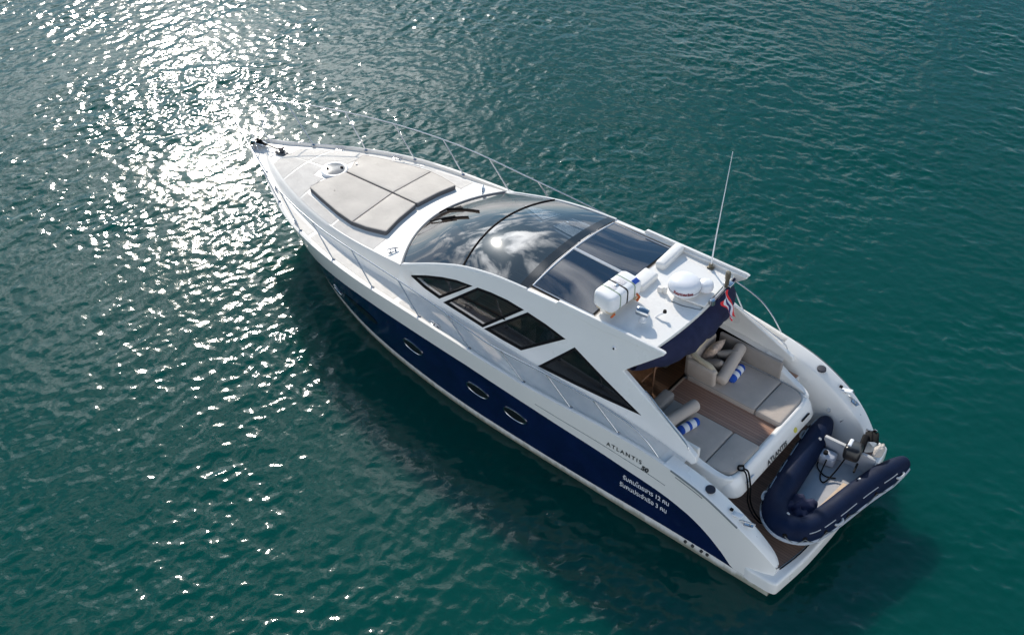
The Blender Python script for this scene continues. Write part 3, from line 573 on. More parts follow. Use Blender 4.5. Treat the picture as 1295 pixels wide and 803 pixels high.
b = B(); b.tube([(3.7, .60, 3.28), (3.64, .56, 3.36), (3.58, .50, 3.40)], .018, 8); b.lathe([(0, .05), (.03, .045), (.035, 0)], (3.58, .5, 3.40), 10, mi=1); b.build('camera_mount', ['white', 'blk'], YA)
# navy sun awning rolled out under the after edge of the hardtop
rows = []
for v in np.linspace(-1, 1, 41):
    y = 1.36 * v; e = abs(v) ** 4; sag = .03 * math.sin(v * 17) + .02 * math.sin(v * 31 + 1); dx = .16 * v * v + .42 * e * (1 if v > 0 else .55)
    x0 = 3.20 + .10 * v * v
    rows.append([(x0 + .05, y, 3.225 - .0 * e), (x0 - .06, y, 3.20), (2.98 + dx, y * 1.01, 3.10 + .01 * sag), (2.90 + dx + sag * .3, y * 1.02, 2.96), (2.93 + dx + sag * .4, y * 1.03, 2.83 + .4 * sag + (.08 if v < 0 else -.06) * e), (3.02 + dx, y * 1.03, 2.74 + .5 * sag + (.10 if v < 0 else -.05) * e), (3.2 + dx, y, 2.76), (3.55, y * .98, 2.95)])
b = B(); b.grid(catmull(np.array(rows).transpose(1, 0, 2), 4)); b.build('awning', 'cloth', YA, smooth=80)

# ---- bow rails
RX = [2.5, 2.75, 3.1, 3.8, 4.87, 6.0, 6.75, 7.5, 8.25, 9.0, 9.75, 10.5, 11.25, 12.0, 12.75, 13.5, 14.25, 15.0, 15.15]
ry = pchip(RX, [2.05, 2.08, 2.12, 2.16, 2.22, 2.25, 2.21, 2.16, 2.12, 2.09, 2.06, 2.01, 1.90, 1.74, 1.51, 1.21, .87, .52, .44])
rz = pchip(RX, [1.80, 2.06, 2.27, 2.40, 2.45, 2.43, 2.47, 2.53, 2.57, 2.60, 2.63, 2.65, 2.67, 2.69, 2.72, 2.76, 2.79, 2.76, 2.74])
for sg in (1, -1):
    P = np.array([(x, float(ry(x)), float(rz(x))) for x in np.linspace(2.5, 14.98, 110)]); tail = catmull([P[-1], P[-1] + [.08, -.05, -.06], P[-1] + [.06, -.07, -.2], (14.98, .17, 2.25), (14.75, .20, 1.90)], 6)
    P = np.vstack([P, tail[1:]]); b = B(); b.tube(P if sg > 0 else mir(P), .0135, 8); rail = b.build('bow_rail', 'steel', YA, smooth=60)
    for xb in (13.9, 12.8, 11.68, 10.45, 9.22, 7.92, 6.63, 5.34, 4.31, 3.32):
        dxs = .75 if xb > 13.5 else .55; xt = xb + (dxs if xb > 6 else .5); p0 = np.array((xb, float(ys(xb)) - .07, float(zs(xb)) - .01)); p1 = np.array((xt, float(ry(xt)), float(rz(xt)))); q = np.array([p0, p1])
        b = B(); b.tube(q if sg > 0 else mir(q), .0135, 8); c = p0 if sg > 0 else mir(p0); b.lathe([(.04, -.01), (.04, .012), (.02, .03)], c, 12); b.build('stanchion', 'steel', rail)
    P = catmull([(3.3, 1.43, 2.42), (3.15, 1.47, 2.42), (2.7, 1.56, 2.20), (2.25, 1.63, 1.98), (2.15, 1.65, 1.88)], 6); b = B(); b.tube(P if sg > 0 else mir(P), .014, 8); b.build('grab_rail', 'steel', YA)
# ---- anchor and windlass
an = empty('anchor'); an.parent = YA
b = B(); b.add([(15.42, 0, 1.66), (15.05, .24, 1.92), (14.86, 0, 2.06), (15.05, -.24, 1.92), (15.12, 0, 1.80)], [(0, 1, 2), (0, 2, 3), (0, 4, 1), (0, 3, 4), (1, 4, 2), (4, 3, 2)]); b.build('fluke', mat('galvanised dark', (.02, .021, .024), .75, spec=.2), an, smooth=None)
b = B(); b.tube([(15.25, 0, 1.80), (15.0, 0, 2.0), (14.7, 0, 1.97)], .025, 8); b.build('shank', 'blk', an)
b = B(); b.rbox((14.95, 0, 1.93), (.42, .16, .06), .015); b.tube([(15.12, -.09, 1.9), (15.12, .09, 1.9)], .05, 12); b.build('bow_roller', 'steel', YA)
wl_ = empty('windlass'); wl_.parent = YA; z_ = float(deckz(14.22, 0))
b = B(); b.lathe([(.0, .17), (.06, .165), (.07, .12), (.045, .09), (.075, .05), (.09, 0)], (14.22, -.04, z_), 18); b.rbox((14.17, .0, z_ + .03), (.3, .16, .07), .02); b.build('drum', mat('windlass dark', (.10, .10, .105), .35, metal=.7), wl_)
b = B(); P = np.array([(14.3, -.02, z_ + .06), (14.5, -.01, z_ + .05), (14.75, 0, 1.985)])
for k in np.linspace(0, 1, 14): b.rbox(P[0] + (P[2] - P[0]) * k, (.045, .022 if int(k * 13) % 2 else .012, .012 if int(k * 13) % 2 else .022), .004)
b.build('chain', 'blk', wl_)
for x, y in ((14.05, .22), (13.98, -.15), (14.35, .16), (14.3, -.2)): b = B(); b.lathe([(0, .02), (.03, .018), (.035, 0)], (x, y, float(deckz(x, y)) + .004), 10); b.build('deck_filler', 'steel', YA)

# ---- stern: platform, wings, transom block
pl = rounded([(1.9, 1.9), (.75, 1.95), (.55, 2.06), (.1, 2.06), (-.02, 2.03), (-.14, 1.2), (-.18, 0), (-.14, -1.2), (-.02, -2.03), (.1, -2.06), (.55, -2.06), (.75, -1.95), (1.9, -1.9)], [0, .1, .1, .1, .22, .6, .8, .6, .22, .1, .1, .1, 0], 6)
b = B(); b.prism(pl, .13, .40, r=.06); plat = b.build('swim_platform', 'gel', YA, smooth=45)
b = B(); O = rounded([(1.85, 1.86), (.17, 1.86), (.02, 1.2), (-.01, 0), (.02, -1.2), (.17, -1.86), (1.85, -1.86)], [0, .15, .5, .8, .5, .15, 0], 5); b.sheet(np.c_[O, np.full(len(O), .406)]); b.build('platform_teak', 'teak2', plat)
b = B(); O2 = inset(O, -.025); b.tube(np.c_[O2, np.full(len(O2), .404)][5:-5], .012, 6, cap=False); b.build('platform_trim', 'blk', plat)
for sg in (1, -1):
    rows = []
    for x in [2.35, 2.1, 1.8, 1.5, 1.2, .95, .72, .52, .36, .25, .18, .14]:
        Y, Z = float(ys(x)), float(zs(x)); wi = np.interp(x, [.14, .18, .25, .36, .52, .72], [.06, .13, .2, .28, .36, .44]); led = np.interp(x, [.14, .2, .3, .6, 1.0], [.10, .17, .22, .27, .30]); drop = np.interp(x, [.3, .8, 1.6], [.0, .005, .01])
        yi = Y - led; zi = Z - drop; zb = .41; yb = Y - led - np.interp(x, [.14, .25, .5, .8], [.03, .08, .16, .24])
        zt_ = Z
        rows.append([(x, Y + .002, zt_), (x, Y - .02, zt_ + .012), (x, Y - .045, zt_ + .014), (x, Y - .09, zi + .012), (x, yi, zi), (x, yi - .03, zi - .03), (x, yi - .25 * (yi - yb), zi - .30 * (zi - zb)), (x, yi - .6 * (yi - yb), zi - .62 * (zi - zb)), (x, yb + .03, zb + .05), (x, yb, zb)])
    G = np.array(rows); G = np.concatenate([catmull(G, 3)]); last = G[-1].copy(); 
    if sg < 0: G = mir(G)
    b = B(); b.grid(G); b.add(G[-1], [tuple(range(len(G[-1])))]); wing = b.build('quarter_wing', 'gel', YA, smooth=55)
    cx_ = lambda x, y, z: (x, sg * y, z)
    b = B(); P = [cx_(x, float(ys(x)) + .006, float(zs(x)) - .005) for x in np.linspace(2.2, .86, 20)]; b.tube(P, .016, 6); b.build('rubbing_rail', 'groove', wing)
    b = B(); b.tube([cx_(x, float(ys(x)) + .01, float(zs(x)) - .075) for x in np.linspace(2.1, 1.55, 10)], .006, 5); b.build('groove', 'groove', wing)
    zl = lambda x: float(zs(x)) + .004
    b = B(); b.lathe([(.0, .03), (.06, .035), (.085, .03), (.09, .0)], cx_(1.52, 1.90, zl(1.52)), 20); b.build('winch', mat('navy winch cover', (.012, .015, .03), .6), wing)
    b = B(); b.rbox(cx_(1.02, 1.90, zl(1.02) + .012), (.34, .10, .03), .01, rot=(0, R(16), R(-5) * sg)); b.build('fairlead_plate', 'white', wing)
    b = B(); b.rbox(cx_(1.08, 1.90, zl(1.08) + .035), (.06, .05, .04), .01); b.rbox(cx_(.98, 1.90, zl(.98) + .03), (.06, .05, .04), .01); b.build('roller', 'blk', wing)
    cleat(cx_(.78, 1.87, zl(.78) + .02), R(20) * sg, wing, 1.1)
    b = B(); b.lathe([(0, .012), (.03, .01), (.035, 0)], cx_(.6, 1.83, zl(.6) - .03), 12, axis=(-.2, -sg * .5, .8)); b.build('courtesy_light', 'steel', wing)
    if sg < 0:
        b = B(); c = np.array((.75, -1.72, .80)); b.lathe([(.06, 0), (.06, .02), (.02, .03), (.02, .06)], c, 14, axis=(.1, .75, .6)); b.tube([c + [.10, .02, .02], c + [.06, .05, .05], c + [.1, .07, .0]], .015, 6); b.build('shore_socket', 'steel', wing)
        b = B(); b.lathe([(0, .01), (.04, .01), (.045, 0)], (1.12, -1.66, .93), 14, axis=(.1, .75, .6)); b.build('courtesy_light', 'steel', wing)
    # side steps between wing and cockpit
    b = B(); b.rbox(cx_(2.02, 1.70, .86), (.36, .52, .86), .03); b.rbox(cx_(1.68, 1.68, .62), (.36, .50, .5), .03); st = b.build('side_steps', 'gel', YA)
    b = B(); b.rbox(cx_(2.0, 1.72, 1.293), (.26, .26, .016), .005); b.rbox(cx_(1.66, 1.68, .873), (.22, .24, .016), .005); b.build('step_teak', 'teak', st)
# transom block: lofted with an overhanging top lip
def ring(xaft, hw, z, r=.28): return np.c_[rounded([(3.52, hw), (xaft, hw), (xaft, -hw), (3.52, -hw)], [.02, r, r, .02], 7), np.full(28, z)]
b = B(); b.grid(np.array([ring(1.75, 1.30, .40), ring(1.60, 1.36, .80), ring(1.36, 1.41, .94), ring(1.24, 1.43, 1.00), ring(1.235, 1.43, 1.03), ring(1.30, 1.42, 1.2), ring(1.38, 1.40, 1.33), ring(1.40, 1.39, 1.345), ring(1.44, 1.36, 1.35), ring(1.50, 1.34, 1.30), ring(1.52, 1.33, 1.245)]), cv=True)
O = ring(1.52, 1.33, 1.245); b.sheet(O); tr = b.build('transom', 'gel', YA, smooth=50)
V, F = text_pts('ATLANTIS', .15, bold=.006, spacing=1.05)
if len(V):
    wv = V[:, 0].max(); k = V[:, 1] / .15; P = np.c_[1.243 + .045 * k - .012, (.38 - V[:, 0] * .95), 1.045 + .125 * k]
    b = B(); b.add(P, F); b.build('lettering', 'dark', tr, smooth=None)
b = B(); b.lathe([(0, .012), (.05, .01), (.055, 0)], (1.27, -.62, 1.13), 16, axis=(-.8, 0, .5)); b.build('sticker', 'yellow', tr)
for y in (.95, -.98):
    b = B(); b.rbox((1.27, y, 1.17), (.03, .26, .05), .012, rot=(0, R(-25), 0)); b.build('vent', 'alu' if y > 0 else 'blk', tr)
# low coamings outboard of the lounges
for sg in (1, -1):
    O = np.array([(2.45, 1.56), (2.0, 1.52), (1.62, 1.45), (1.45, 1.36), (1.42, 1.28), (1.50, 1.26), (1.56, 1.32), (2.0, 1.385), (2.45, 1.42)]); O[:, 1] *= sg; O = O if sg > 0 else O[::-1]
    O = catmull(O, 4, True); z1 = np.interp(O[:, 0], [1.4, 1.7, 2.0, 2.45], [1.37, 1.42, 1.52, 1.72]); b = B(); b.prism(O, .9, z1, r=.03); b.build('coaming', 'gel', YA, smooth=50)
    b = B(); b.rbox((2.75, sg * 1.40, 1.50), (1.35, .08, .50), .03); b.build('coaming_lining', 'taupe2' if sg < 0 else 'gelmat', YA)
# teak gangway and lower sole
b = B(); b.rbox((2.49, 0, 1.252), (2.02, .70, .026), .006); gw = b.build('gangway', 'teak', YA)
b = B(); b.rbox((1.475, 0, 1.255), (.05, .70, .034), .008); b.rbox((3.505, 0, 1.255), (.05, .70, .034), .008); b.build('gangway_trim', mat('light teak edge', (.42, .30, .22), .5, var=.1), gw)
b = B(); b.rbox((6.1, 0, .90), (5.2, 3.0, .06), .0); b.build('cockpit_sole', teak('saloon teak', (.20, .09, .04), (.34, .17, .08), 1, .07), YA)
b = B(); b.rbox((8.75, 0, 1.4), (.1, 3.0, 1.0), .0); b.build('bulkhead', 'gelmat', YA)
b = B(); b.rbox((8.2, 0, 1.75), (.9, 2.7, .5), .1); b.rbox((8.75, 0, 2.1), (.6, 2.5, .25), .08); b.build('dashboard', mat('brown dashboard', (.07, .045, .035), .6, var=.2), YA)
for y in (-.75, .55):
    hs = empty('helm_seat', (6.7, y, .93)); hs.parent = YA
    b = B(); b.rbox((0, 0, .55), (.55, .60, .16), .05); b.rbox((-.26, 0, .95), (.16, .60, .80), .06); b.build('cushion', 'beige', hs); b = B(); b.rbox((0, 0, .24), (.4, .4, .48), .03); b.build('base', 'gelmat', hs)
b = B(); b.rbox((5.0, -.95, 1.15), (1.9, .7, .42), .06); b.rbox((5.0, -1.28, 1.5), (1.9, .14, .5), .05); b.rbox((5.5, .85, 1.15), (1.3, .6, .42), .06); b.build('saloon_sofa', 'beige', YA)
b = B(); b.rbox((5.95, .70, 1.55), (.16, .36, .36), .06, rot=(0, R(20), R(20))); b.build('blue_cushion', mat('blue patterned cushion', (.05, .10, .30), .9, col2=(.55, .6, .7), var=.4, vscale=16), YA)
b = B(); b.lathe([(.20, 0), (.215, .015), (.20, .03)], (7.65, -.75, 1.95), 24, axis=(-.7, 0, .7)); b.build('steering_wheel', 'blk', YA)
# lounge cushions
def lounge(O, sg, name='lounge_cushion', m='taupe', z=1.25, th=.125):
    O = np.array(O, float); O[:, 1] *= sg; O = rounded(O, .05, 4); b = B(); cushion(b, O, z, th, .03, 0, 0, .012); c_ = b.build(name, m, YA, smooth=60); I = inset(O, .012); b = B(); b.tube(np.c_[I, np.full(len(I), z + th - .012)], .007, 5, closed=True); b.build('piping', 'taupe2', c_); return c_
for sg in (1, -1):
    lounge([(3.46, .345), (3.46, 1.30), (2.0, 1.33), (2.0, .345)], sg)
    lounge([(1.99, .345), (1.99, 1.33), (1.66, 1.30), (1.50, 1.20), (1.47, 1.05), (1.46, .345)], sg)
# forward sofa ends and headrests
b = B(); b.rbox((3.2, -.42, 1.50), (.62, .12, .50), .05, rot=(R(-6), 0, 0)); b.rbox((3.5, -.85, 1.52), (.14, .9, .52), .06); so_ = b.build('sofa_back', 'taupe', YA, smooth=60)
b = B(); b.tube([(2.9, -.42, 1.66), (3.05, -.44, 1.76), (3.3, -.45, 1.79), (3.46, -.52, 1.81), (3.5, -.8, 1.81), (3.5, -1.25, 1.83)], .055, 10, smooth=5, ell=(.7, 1)); b.build('beige_trim', 'beige', so_, smooth=60)
b = B(); b.rbox((3.36, .83, 1.47), (.24, .92, .22), .06); b.build('sofa_back', 'taupe2', YA, smooth=60)

# ---- lettering on the topsides
def hull_text(txt, x0, z0, size, m, slope=0., sx=1., name='lettering', off=.006, **k):
    V, F = text_pts(txt, size, **k)
    if not len(V): return 0
    for sg in (1, -1):
        wid = V[:, 0].max() * sx
        X = x0 - V[:, 0] * sx if sg > 0 else x0 - wid + V[:, 0] * sx
        P = hull_xz(X, z0 + V[:, 1] + (x0 - X) * slope, off); b = B(); b.add(P if sg > 0 else mir(P), F); b.build(name, m, hull, smooth=None)
    return V[:, 0].max()
w = text_pts('ATLANTIS', .15)[0][:, 0].max()
hull_text('ATLANTIS', 3.50, 1.475, .135, 'dark', slope=-.02, spacing=1.38, bold=.003, sx=.92)
hull_text('50', 2.78, 1.34, .15, 'dark', slope=-.02, bold=.008, shear=.25, sx=.95)
hull_text('รับคนโดยสาร 12 คน', 3.13, .83, .155, 'ink2', slope=-.03, bold=.003, sx=.78)
hull_text('รับคนประจำเรือ 3 คน', 3.19, .61, .155, 'ink2', slope=-.03, bold=.003, sx=.78)
# exhaust fittings at the waterline
for x in (1.75, 1.6, 1.42, 1.3): P = hull_xz(x, .16, .0); b = B(); b.lathe([(.03, -.01), (.03, .03), (.018, .035), (.0, .02)], P, 12, axis=(0, 1, 0)); b.build('exhaust_outlet', 'dark', hull)

# ------------------------------------------------------------------ loose things on board
raft = empty('life_raft', (4.42, .74, 3.58)); tag(raft, 'white life raft canister strapped on the hardtop beside the sunroof', 'life raft')
def sup(u, n=6.0):
    a = np.linspace(0, 2 * math.pi, 36, endpoint=False); c, s = np.cos(a), np.sin(a); return np.c_[np.sign(c) * np.abs(c) ** (2 / n) * .235 * u, np.sign(s) * np.abs(s) ** (2 / n) * .18 * u]
def raft_prof(k=0.): return [(-.45, .55), (-.445, .72), (-.42, .88), (-.38, .97), (-.33, 1.0), (.33, 1.0), (.38, .97), (.42, .88), (.445, .72), (.45, .55)]
b = B(); G = [np.c_[sup(u)[:, 0], np.full(36, yv), sup(u)[:, 1]] for yv, u in raft_prof()]; b.grid(np.array(G), cv=True); b.sheet(G[0]); b.sheet(G[-1]); sh = b.build('shell', 'white', raft, smooth=50)
for yv, m, w_ in ((.2, 'green', .02), (-.21, 'green', .02), (.0, 'blk', .03)):
    b = B(); b.grid(np.array([np.c_[sup(k)[:, 0], np.full(36, yv + d), sup(k)[:, 1]] for d, k in ((-w_ / 2, 1.0), (-w_ / 2, 1.025), (w_ / 2, 1.025), (w_ / 2, 1.0))]), cv=True); b.build('strap' if m == 'blk' else 'seam_tape', m, raft)
b = B(); b.rbox((0, .05, .186), (.06, .08, .02), .006); b.build('buckle', 'steel', raft)
b = B(); b.rbox((-.17, -.30, .178), (.10, .14, .01), .002, rot=(0, R(-20), 0)); b.build('blue_label', 'blue', raft)
b = B(); b.rbox((.02, -.10, .183), (.2, .13, .006), .001); b.rbox((.02, .14, .183), (.16, .08, .006), .001); b.build('printed_label', mat('printed label', (.62, .60, .62), .5, var=.4, vscale=60), raft)
b = B(); b.rbox((-.02, .34, -.19), (.42, .07, .12), .015); b.rbox((-.02, -.30, -.19), (.42, .07, .12), .015); b.build('cradle', 'beige', raft)
b = B(); b.tube([(-.25, .36, -.16), (-.24, .42, -.2), (-.2, .40, -.25)], .02, 6); b.tube([(-.26, -.25, -.05), (-.3, -.28, -.12), (-.28, -.24, -.2)], .025, 6); b.build('lashing', 'orange', raft)
raft.rotation_euler = (0, 0, R(-4)); raft.scale = (.94, .94, .94); raft.location.z -= .012

fl = empty('flag', (3.06, -.55, 3.30)); tag(fl, 'small red white and blue flag drooping over the navy awning', 'flag')
b = B(); b.tube([(.08, 0, -.04), (-.04, 0, .22)], .008, 6); b.build('staff', 'steel', fl)
b = B(); Gf = []
for i in np.linspace(0, 1, 16):
    Gf.append([(-.06 - .20 * i + .03 * math.sin(j * 7 + i * 5), -.05 + .19 * j * (1 - .35 * i) + .03 * math.sin(i * 9), .22 - .50 * i - .16 * j * (1 - i) + .02 * math.sin(i * 6 + j * 5)) for j in np.linspace(0, 1, 19)])
b.grid(np.array(Gf), rowm=[0] * 5 + [1] * 3 + [2] * 3 + [1] * 3 + [0] * 4); b.build('cloth', ['red', 'towel', 'flagblue'], fl, smooth=80)

def roll(name, a, c, r, mats, label, cat, group, bands=None):
    a, c = np.array(a, float), np.array(c, float); d = c - a; Lr = np.linalg.norm(d); base_ = empty(name, tuple(a)) if False else None
    prof = [(0, 0), (r * .7, .006), (r * .93, .03), (r, .07)] + [(r * (1 + .012 * math.sin(k * 40)), .07 + (Lr - .14) * k) for k in np.linspace(.08, .92, 14)] + [(r, Lr - .07), (r * .93, Lr - .03), (r * .7, Lr - .006), (0, Lr)]
    rm = None
    if bands: rm = [bands[min(int((prof[i][1] + prof[i + 1][1]) / 2 / Lr * len(bands)), len(bands) - 1)] for i in range(len(prof) - 1)]
    b = B(); b.lathe(prof, (0, 0, 0), 22, axis=tuple(d / Lr), rowm=rm); o = b.build(name, mats, None, smooth=60); o.location = a; tag(o, label, cat, group); return o
roll('bolster', (2.83, .30, 1.50), (2.98, 1.30, 1.56), .118, ['taupe'], 'taupe bolster lying across the port cockpit lounge, nearer the wooden chair', 'bolster', 'cockpit bolsters')
roll('bolster', (2.81, -.46, 1.50), (2.92, -1.34, 1.72), .118, ['taupe'], 'taupe bolster tilted up against the starboard cockpit coaming beside the pillows', 'bolster', 'cockpit bolsters')
bd = [0, 0, 1, 0, 1, 0, 0]
bd = [0, 0, 1, 1, 0, 1, 1, 0, 0]
roll('rolled_towel', (2.60, .60, 1.46), (2.72, 1.05, 1.46), .085, ['blue', 'towel'], 'blue and white striped towel roll behind the port bolster, partly hidden by the cabin side', 'towel', 'rolled towels', bd)
roll('rolled_towel', (2.70, -.66, 1.46), (2.74, -1.12, 1.46), .085, ['blue', 'towel'], 'blue and white striped towel roll on the starboard lounge beside the tilted bolster', 'towel', 'rolled towels', bd)
def pillow(c, size, rot, m, label):
    b = B(); n = 22; G1 = []; G2 = []
    for i in np.linspace(-1, 1, n):
        r1, r2 = [], []
        for j in np.linspace(-1, 1, n):
            h_ = (max(0, 1 - abs(i) ** 2.6) * max(0, 1 - abs(j) ** 2.6)) ** .5; px_ = size[0] / 2 * i * (1 - .10 * (1 - j * j)); py_ = size[1] / 2 * j * (1 - .10 * (1 - i * i)); r1.append((px_, py_, size[2] / 2 * h_)); r2.append((px_, py_, -size[2] / 2 * h_))
        G1.append(r1); G2.append(r2)
    b.grid(np.array(G1)); b.grid(np.array(G2), flip=True); o = b.build('pillow', m, None, smooth=80); o.location = c; o.rotation_euler = rot; tag(o, label, 'pillow', 'pillows in the sofa corner'); return o
pillow((3.33, -.98, 1.60), (.5, .48, .2), (R(20), R(60), R(20)), 'print', 'cream patterned pillow leaning on the sofa back under the awning')
pillow((3.12, -.78, 1.52), (.46, .42, .18), (R(55), R(25), R(10)), 'taupe2', 'dark grey pillow next to the beige sofa trim')
pillow((3.05, -1.10, 1.56), (.44, .42, .17), (R(65), R(15), R(30)), 'taupe2', 'dark grey pillow between the bolster and the patterned pillow')

ch = empty('folding_chair', (3.95, .42, .93)); ch.rotation_euler = (0, 0, R(25)); tag(ch, 'wooden folding chair in the shade under the hardtop', 'chair')
for sx_ in (-.2, .2):
    for q in ([(sx_, -.2, 0), (sx_, .2, .46)], [(sx_, .2, 0), (sx_, -.22, .9)]): b = B(); b.tube(q, .02, 8); b.build('leg', 'wood', ch)
b = B(); [b.rbox((0, yv, .46), (.44, .055, .02), .006) for yv in np.linspace(-.18, .18, 6)]; b.build('seat', 'wood', ch)
b = B(); [b.rbox((0, -.2 - .02 * k, .66 + .09 * k), (.42, .02, .06), .006) for k in range(3)]; b.build('backrest', 'wood', ch)
tb = empty('cockpit_table', (4.25, .05, .93)); tag(tb, 'wooden table on a chrome pedestal inside the cockpit', 'table')
b = B(); b.lathe([(.18, 0), (.18, .02), (.045, .04), (.04, .62)], (0, 0, 0), 18); b.build('pedestal', 'steel', tb); b = B(); b.rbox((0, 0, .645), (.75, 1.0, .035), .015); b.build('tabletop', 'wood', tb)
b = B(); P = catmull([(1.40, .98, 1.37), (1.30, 1.0, 1.36), (1.20, 1.02, 1.05), (1.18, .98, .7), (1.05, 1.0, .5), (.85, 1.05, .45), (.72, 1.1, .62)], 6)
b.tube(P, .016, 6); b.tube(P + [.02, .05, .0], .014, 6); P2 = catmull([(1.42, .96, 1.37), (1.38, 1.04, 1.40), (1.45, 1.08, 1.39), (1.5, 1.0, 1.385), (1.42, .95, 1.40)], 6); b.tube(P2, .018, 6)
o = b.build('mooring_rope', 'blk', None); tag(o, 'black rope tying the dinghy bow to the transom', 'rope')

# ------------------------------------------------------------------ the dinghy on the swim platform
DG = empty('inflatable_dinghy', (.3, 0, .43)); tag(DG, 'navy inflatable dinghy lying across the teak swim platform, outboard tilted up', 'dinghy')
def loc(P): return np.asarray(P, float) - np.array((.3, 0, .43))
path = np.array([(1.07, -1.58, .76), (1.02, -1.2, .76), (.96, -.6, .76), (.88, .1, .77), (.79, .72, .80), (.66, 1.06, .84), (.44, 1.23, .87), (.22, 1.20, .86), (.05, 1.0, .82), (-.07, .5, .78), (-.22, -.35, .76), (-.40, -1.1, .76), (-.52, -1.56, .76)])
cp_ = catmull(path, 10); n_ = len(cp_); rad = np.full(n_, .232); e_ = 12
for i in range(e_): k = i / e_; rad[i] = rad[-1 - i] = .232 * (.42 + .58 * k ** .7)
b = B(); b.tube(loc(cp_), rad, 24); tube_o = b.build('tube', 'hyp', DG, smooth=60)
T_ = np.gradient(cp_, axis=0); T_[:, 2] = 0; T_ /= np.linalg.norm(T_, axis=1)[:, None]; No = np.c_[-T_[:, 1], T_[:, 0], np.zeros(n_)]
mid = np.array([.35, 0, .76]); sgn = np.sign(((cp_ - mid) * No).sum(1)); No *= np.where(sgn == 0, 1, sgn)[:, None]
stk = cp_ + No * (rad * 1.0)[:, None] + [0, 0, -.05]; b = B(); b.tube(loc(stk[2:-2]), .03, 8, ell=(1.2, .7)); b.build('rubbing_strake', mat('grey strake', (.42, .46, .52), .5), tube_o)
for sl_ in ((6, 40), (n_ - 44, n_ - 8)):      # taped seam of short light dashes
    b = B(); idx = list(range(*sl_))
    for a in range(0, len(idx) - 5, 7):
        seg = idx[a:a + 6]; P = cp_[seg] + No[seg] * (rad[seg] * .80)[:, None] + np.c_[np.zeros((len(seg), 2)), rad[seg] * .62]; b.tube(loc(P), .009, 5)
    b.build('seam', mat('seam tape', (.30, .36, .42), .6) if sl_[0] == 6 else 'grey', tube_o)
for qx, qy in ((.95, .85), (-.3, .55), (-.62, -1.1), (1.15, -.9)):
    i = int(np.argmin(((cp_[:, :2] + No[:, :2] * .2 - (qx, qy)) ** 2).sum(1))); p = cp_[i] + No[i] * rad[i] * .93 + [0, 0, .07]; e = T_[i]; k = No[i]; b = B(); b.tube(loc(catmull([p - e * .1 - k * .01, p - e * .06 + k * .035, p + e * .06 + k * .035, p + e * .1 - k * .01], 5)), .024, 7); b.build('handle', 'grey', tube_o)
for i0, i1 in ((10, n_ // 2 - 6), (n_ // 2 + 6, n_ - 10)):      # grab lines looped between patches on the outer side
    P = []; idx = np.arange(i0, i1)
    for q in idx:
        sag_ = abs(math.sin((q - i0) / 9 * math.pi)); a_ = .25 - .42 * sag_
        P.append(cp_[q] + No[q] * (rad[q] * math.cos(a_) + .012) + [0, 0, rad[q] * math.sin(a_)])
    b = B(); b.tube(loc(P), .008, 6); gl = b.build('grab_line', 'groove', tube_o)
    for q in idx[::9]:
        c = loc(cp_[q] + No[q] * rad[q] * math.cos(.25) + [0, 0, rad[q] * math.sin(.25)]); b = B(); b.lathe([(.0, .014), (.035, .012), (.045, 0)], c, 12, axis=tuple(No[q] * math.cos(.25) + [0, 0, math.sin(.25)])); b.build('line_patch', 'blk', tube_o)
for q in (16, n_ - 20, n_ // 2): c = loc(cp_[q] - No[q] * rad[q] * .5 + [0, 0, rad[q] * .866]); b = B(); b.lathe([(0, .012), (.025, .012), (.032, 0)], c, 12, axis=tuple(-No[q] * .5 + [0, 0, .866])); b.build('valve', 'grey', tube_o)
ins = np.array([q[:2] for q in (cp_ - No * (rad * .5)[:, None])[6:-6]]); b = B(); O = ins; b.prism(np.c_[O[:, 0] - .3, O[:, 1]], .08, .16); b.build('floor', mat('grey dinghy floor', (.43, .435, .45), .6, var=.08, vscale=5), DG)
b = B(); yk = np.linspace(-1.2, 1.15, 12); rows = [[(.33 - .42 * w_ - .3, y, .10) if False else (x - .3, y, z) for x, z in ((.33 - .42 * w_, .12), (.33 - .2 * w_, .03), (.33, -.005), (.33 + .2 * w_, .03), (.33 + .42 * w_, .12))] for y, w_ in zip(yk, np.interp(yk, [-1.2, .4, 1.15], [1, .9, .2]))]; b.grid(np.array(rows)); b.build('keel_hull', 'grey', DG)
b = B(); b.rbox(loc((.34, -1.0, .78)), (.98, .055, .40), .015, rot=(0, 0, R(3))); b.build('stern_board', mat('grey stern board', (.46, .48, .52), .5), DG)
b = B(); b.rbox(loc((.335, -1.0, .985)), (.98, .07, .02), .006, rot=(0, 0, R(3))); b.build('stern_cap', 'grey', DG)
b = B(); b.rbox(loc((.07, .06, .66)), (.22, 1.05, .05), .015, rot=(0, R(8), R(-5))); b.rbox(loc((.10, .1, .69)), (.03, .95, .03), .008, rot=(0, 0, R(-5))); b.build('sun_patch_slab', 'tan', DG)  # added tan slab, stands in for a patch of sunlight on the floor
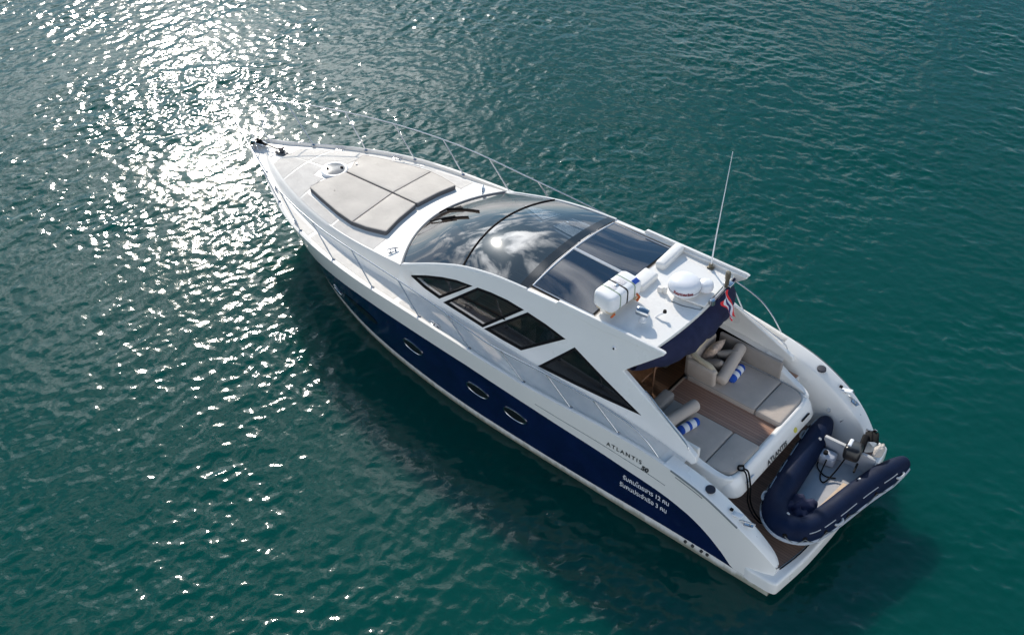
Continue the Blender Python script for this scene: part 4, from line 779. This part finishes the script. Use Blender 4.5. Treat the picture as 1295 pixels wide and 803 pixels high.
# outboard motor tilted up on the stern board
om = empty('outboard_motor'); om.parent = DG
b = B(); b.rbox(loc((.24, -.88, 1.07)), (.30, .44, .26), .07, rot=(R(20), 0, R(12))); b.build('cowling', mat('black cowling', (.012, .012, .014), .3), om, smooth=60)
b = B(); b.rbox(loc((.33, -.92, 1.19)), (.07, .30, .04), .02, rot=(R(20), 0, R(12))); b.build('cowling_top', 'radome', om)
b = B(); b.rbox(loc((.26, -1.05, .95)), (.22, .14, .24), .02); b.build('clamp', 'blk', om); b = B(); b.tube(loc([(.05, -.7, 1.02), (-.0, -.45, 1.05)]), .02, 8); b.build('tiller', 'blk', om)
b = B(); b.rbox(loc((.19, -1.18, 1.05)), (.12, .36, .11), .03, rot=(R(-14), 0, R(12))); b.rbox(loc((.14, -1.36, 1.11)), (.24, .20, .018), .006, rot=(R(-18), R(20), R(12))); b.rbox(loc((.08, -1.40, 1.10)), (.02, .20, .16), .006, rot=(R(-18), R(60), R(12))); b.tube(loc([(.20, -1.34, 1.06), (.18, -1.50, 1.10)]), [.05, .03], 10); b.build('leg', 'blk', om)
b = B()
for a in (0, 120, 240): b.rbox(loc((.18 + .07 * math.cos(R(a)), -1.48, 1.10 + .07 * math.sin(R(a)))), (.10, .012, .06), .004, rot=(R(20), R(-a), 0))
b.build('propeller', 'steel', om)
def lump(name, c, rad_, amp, sc, m, label, cat, seed):
    b = B(); b.ellip((0, 0, 0), rad_, 26, fn=lambda p: 1 + amp * mnoise.fractal(Vector(p) * sc + Vector((seed, 0, 0)), 1, 2, 4)); o = b.build(name, m, None, smooth=80); o.location = c; tag(o, label, cat); return o
lump('canvas_bundle', (.38, .74, .74), (.36, .38, .19), .42, 2.2, 'cloth', 'dark navy canvas bundle heaped in the bow of the dinghy', 'bundle', 3.1)
lump('cloth_bundle', (-.10, -1.22, 1.03), (.09, .17, .09), .22, 1.6, mat('cream cloth', (.50, .45, .40), .85, var=.1), 'crumpled cream cloth bundled beside the outboard motor', 'cloth', 8.2)
ft = empty('fuel_tank', (.62, -.78, .60)); tag(ft, 'pale grey fuel tank in the stern corner of the dinghy', 'fuel tank')
b = B(); b.rbox((0, 0, .11), (.30, .24, .22), .05, rot=(0, 0, R(8))); b.build('tank', mat('pale grey tank', (.42, .45, .52), .45), ft, smooth=60); b = B(); b.lathe([(0, .05), (.04, .05), (.045, 0)], (.05, .03, .22), 14); b.build('cap', 'blk', ft)
b = B(); b.tube(catmull([(.60, -.72, .80), (.55, -.4, .62), (.42, -.3, .61), (.36, -.55, .70), (.30, -.75, .95)], 8), .014, 6); b.tube(catmull([(.7, -.9, .7), (.72, -.6, .62), (.5, -.45, .61), (.3, -.52, .61)], 8), .012, 6); o = b.build('fuel_hose', 'blk', None); tag(o, 'black fuel hose looping from tank to outboard on the dinghy floor', 'hose')
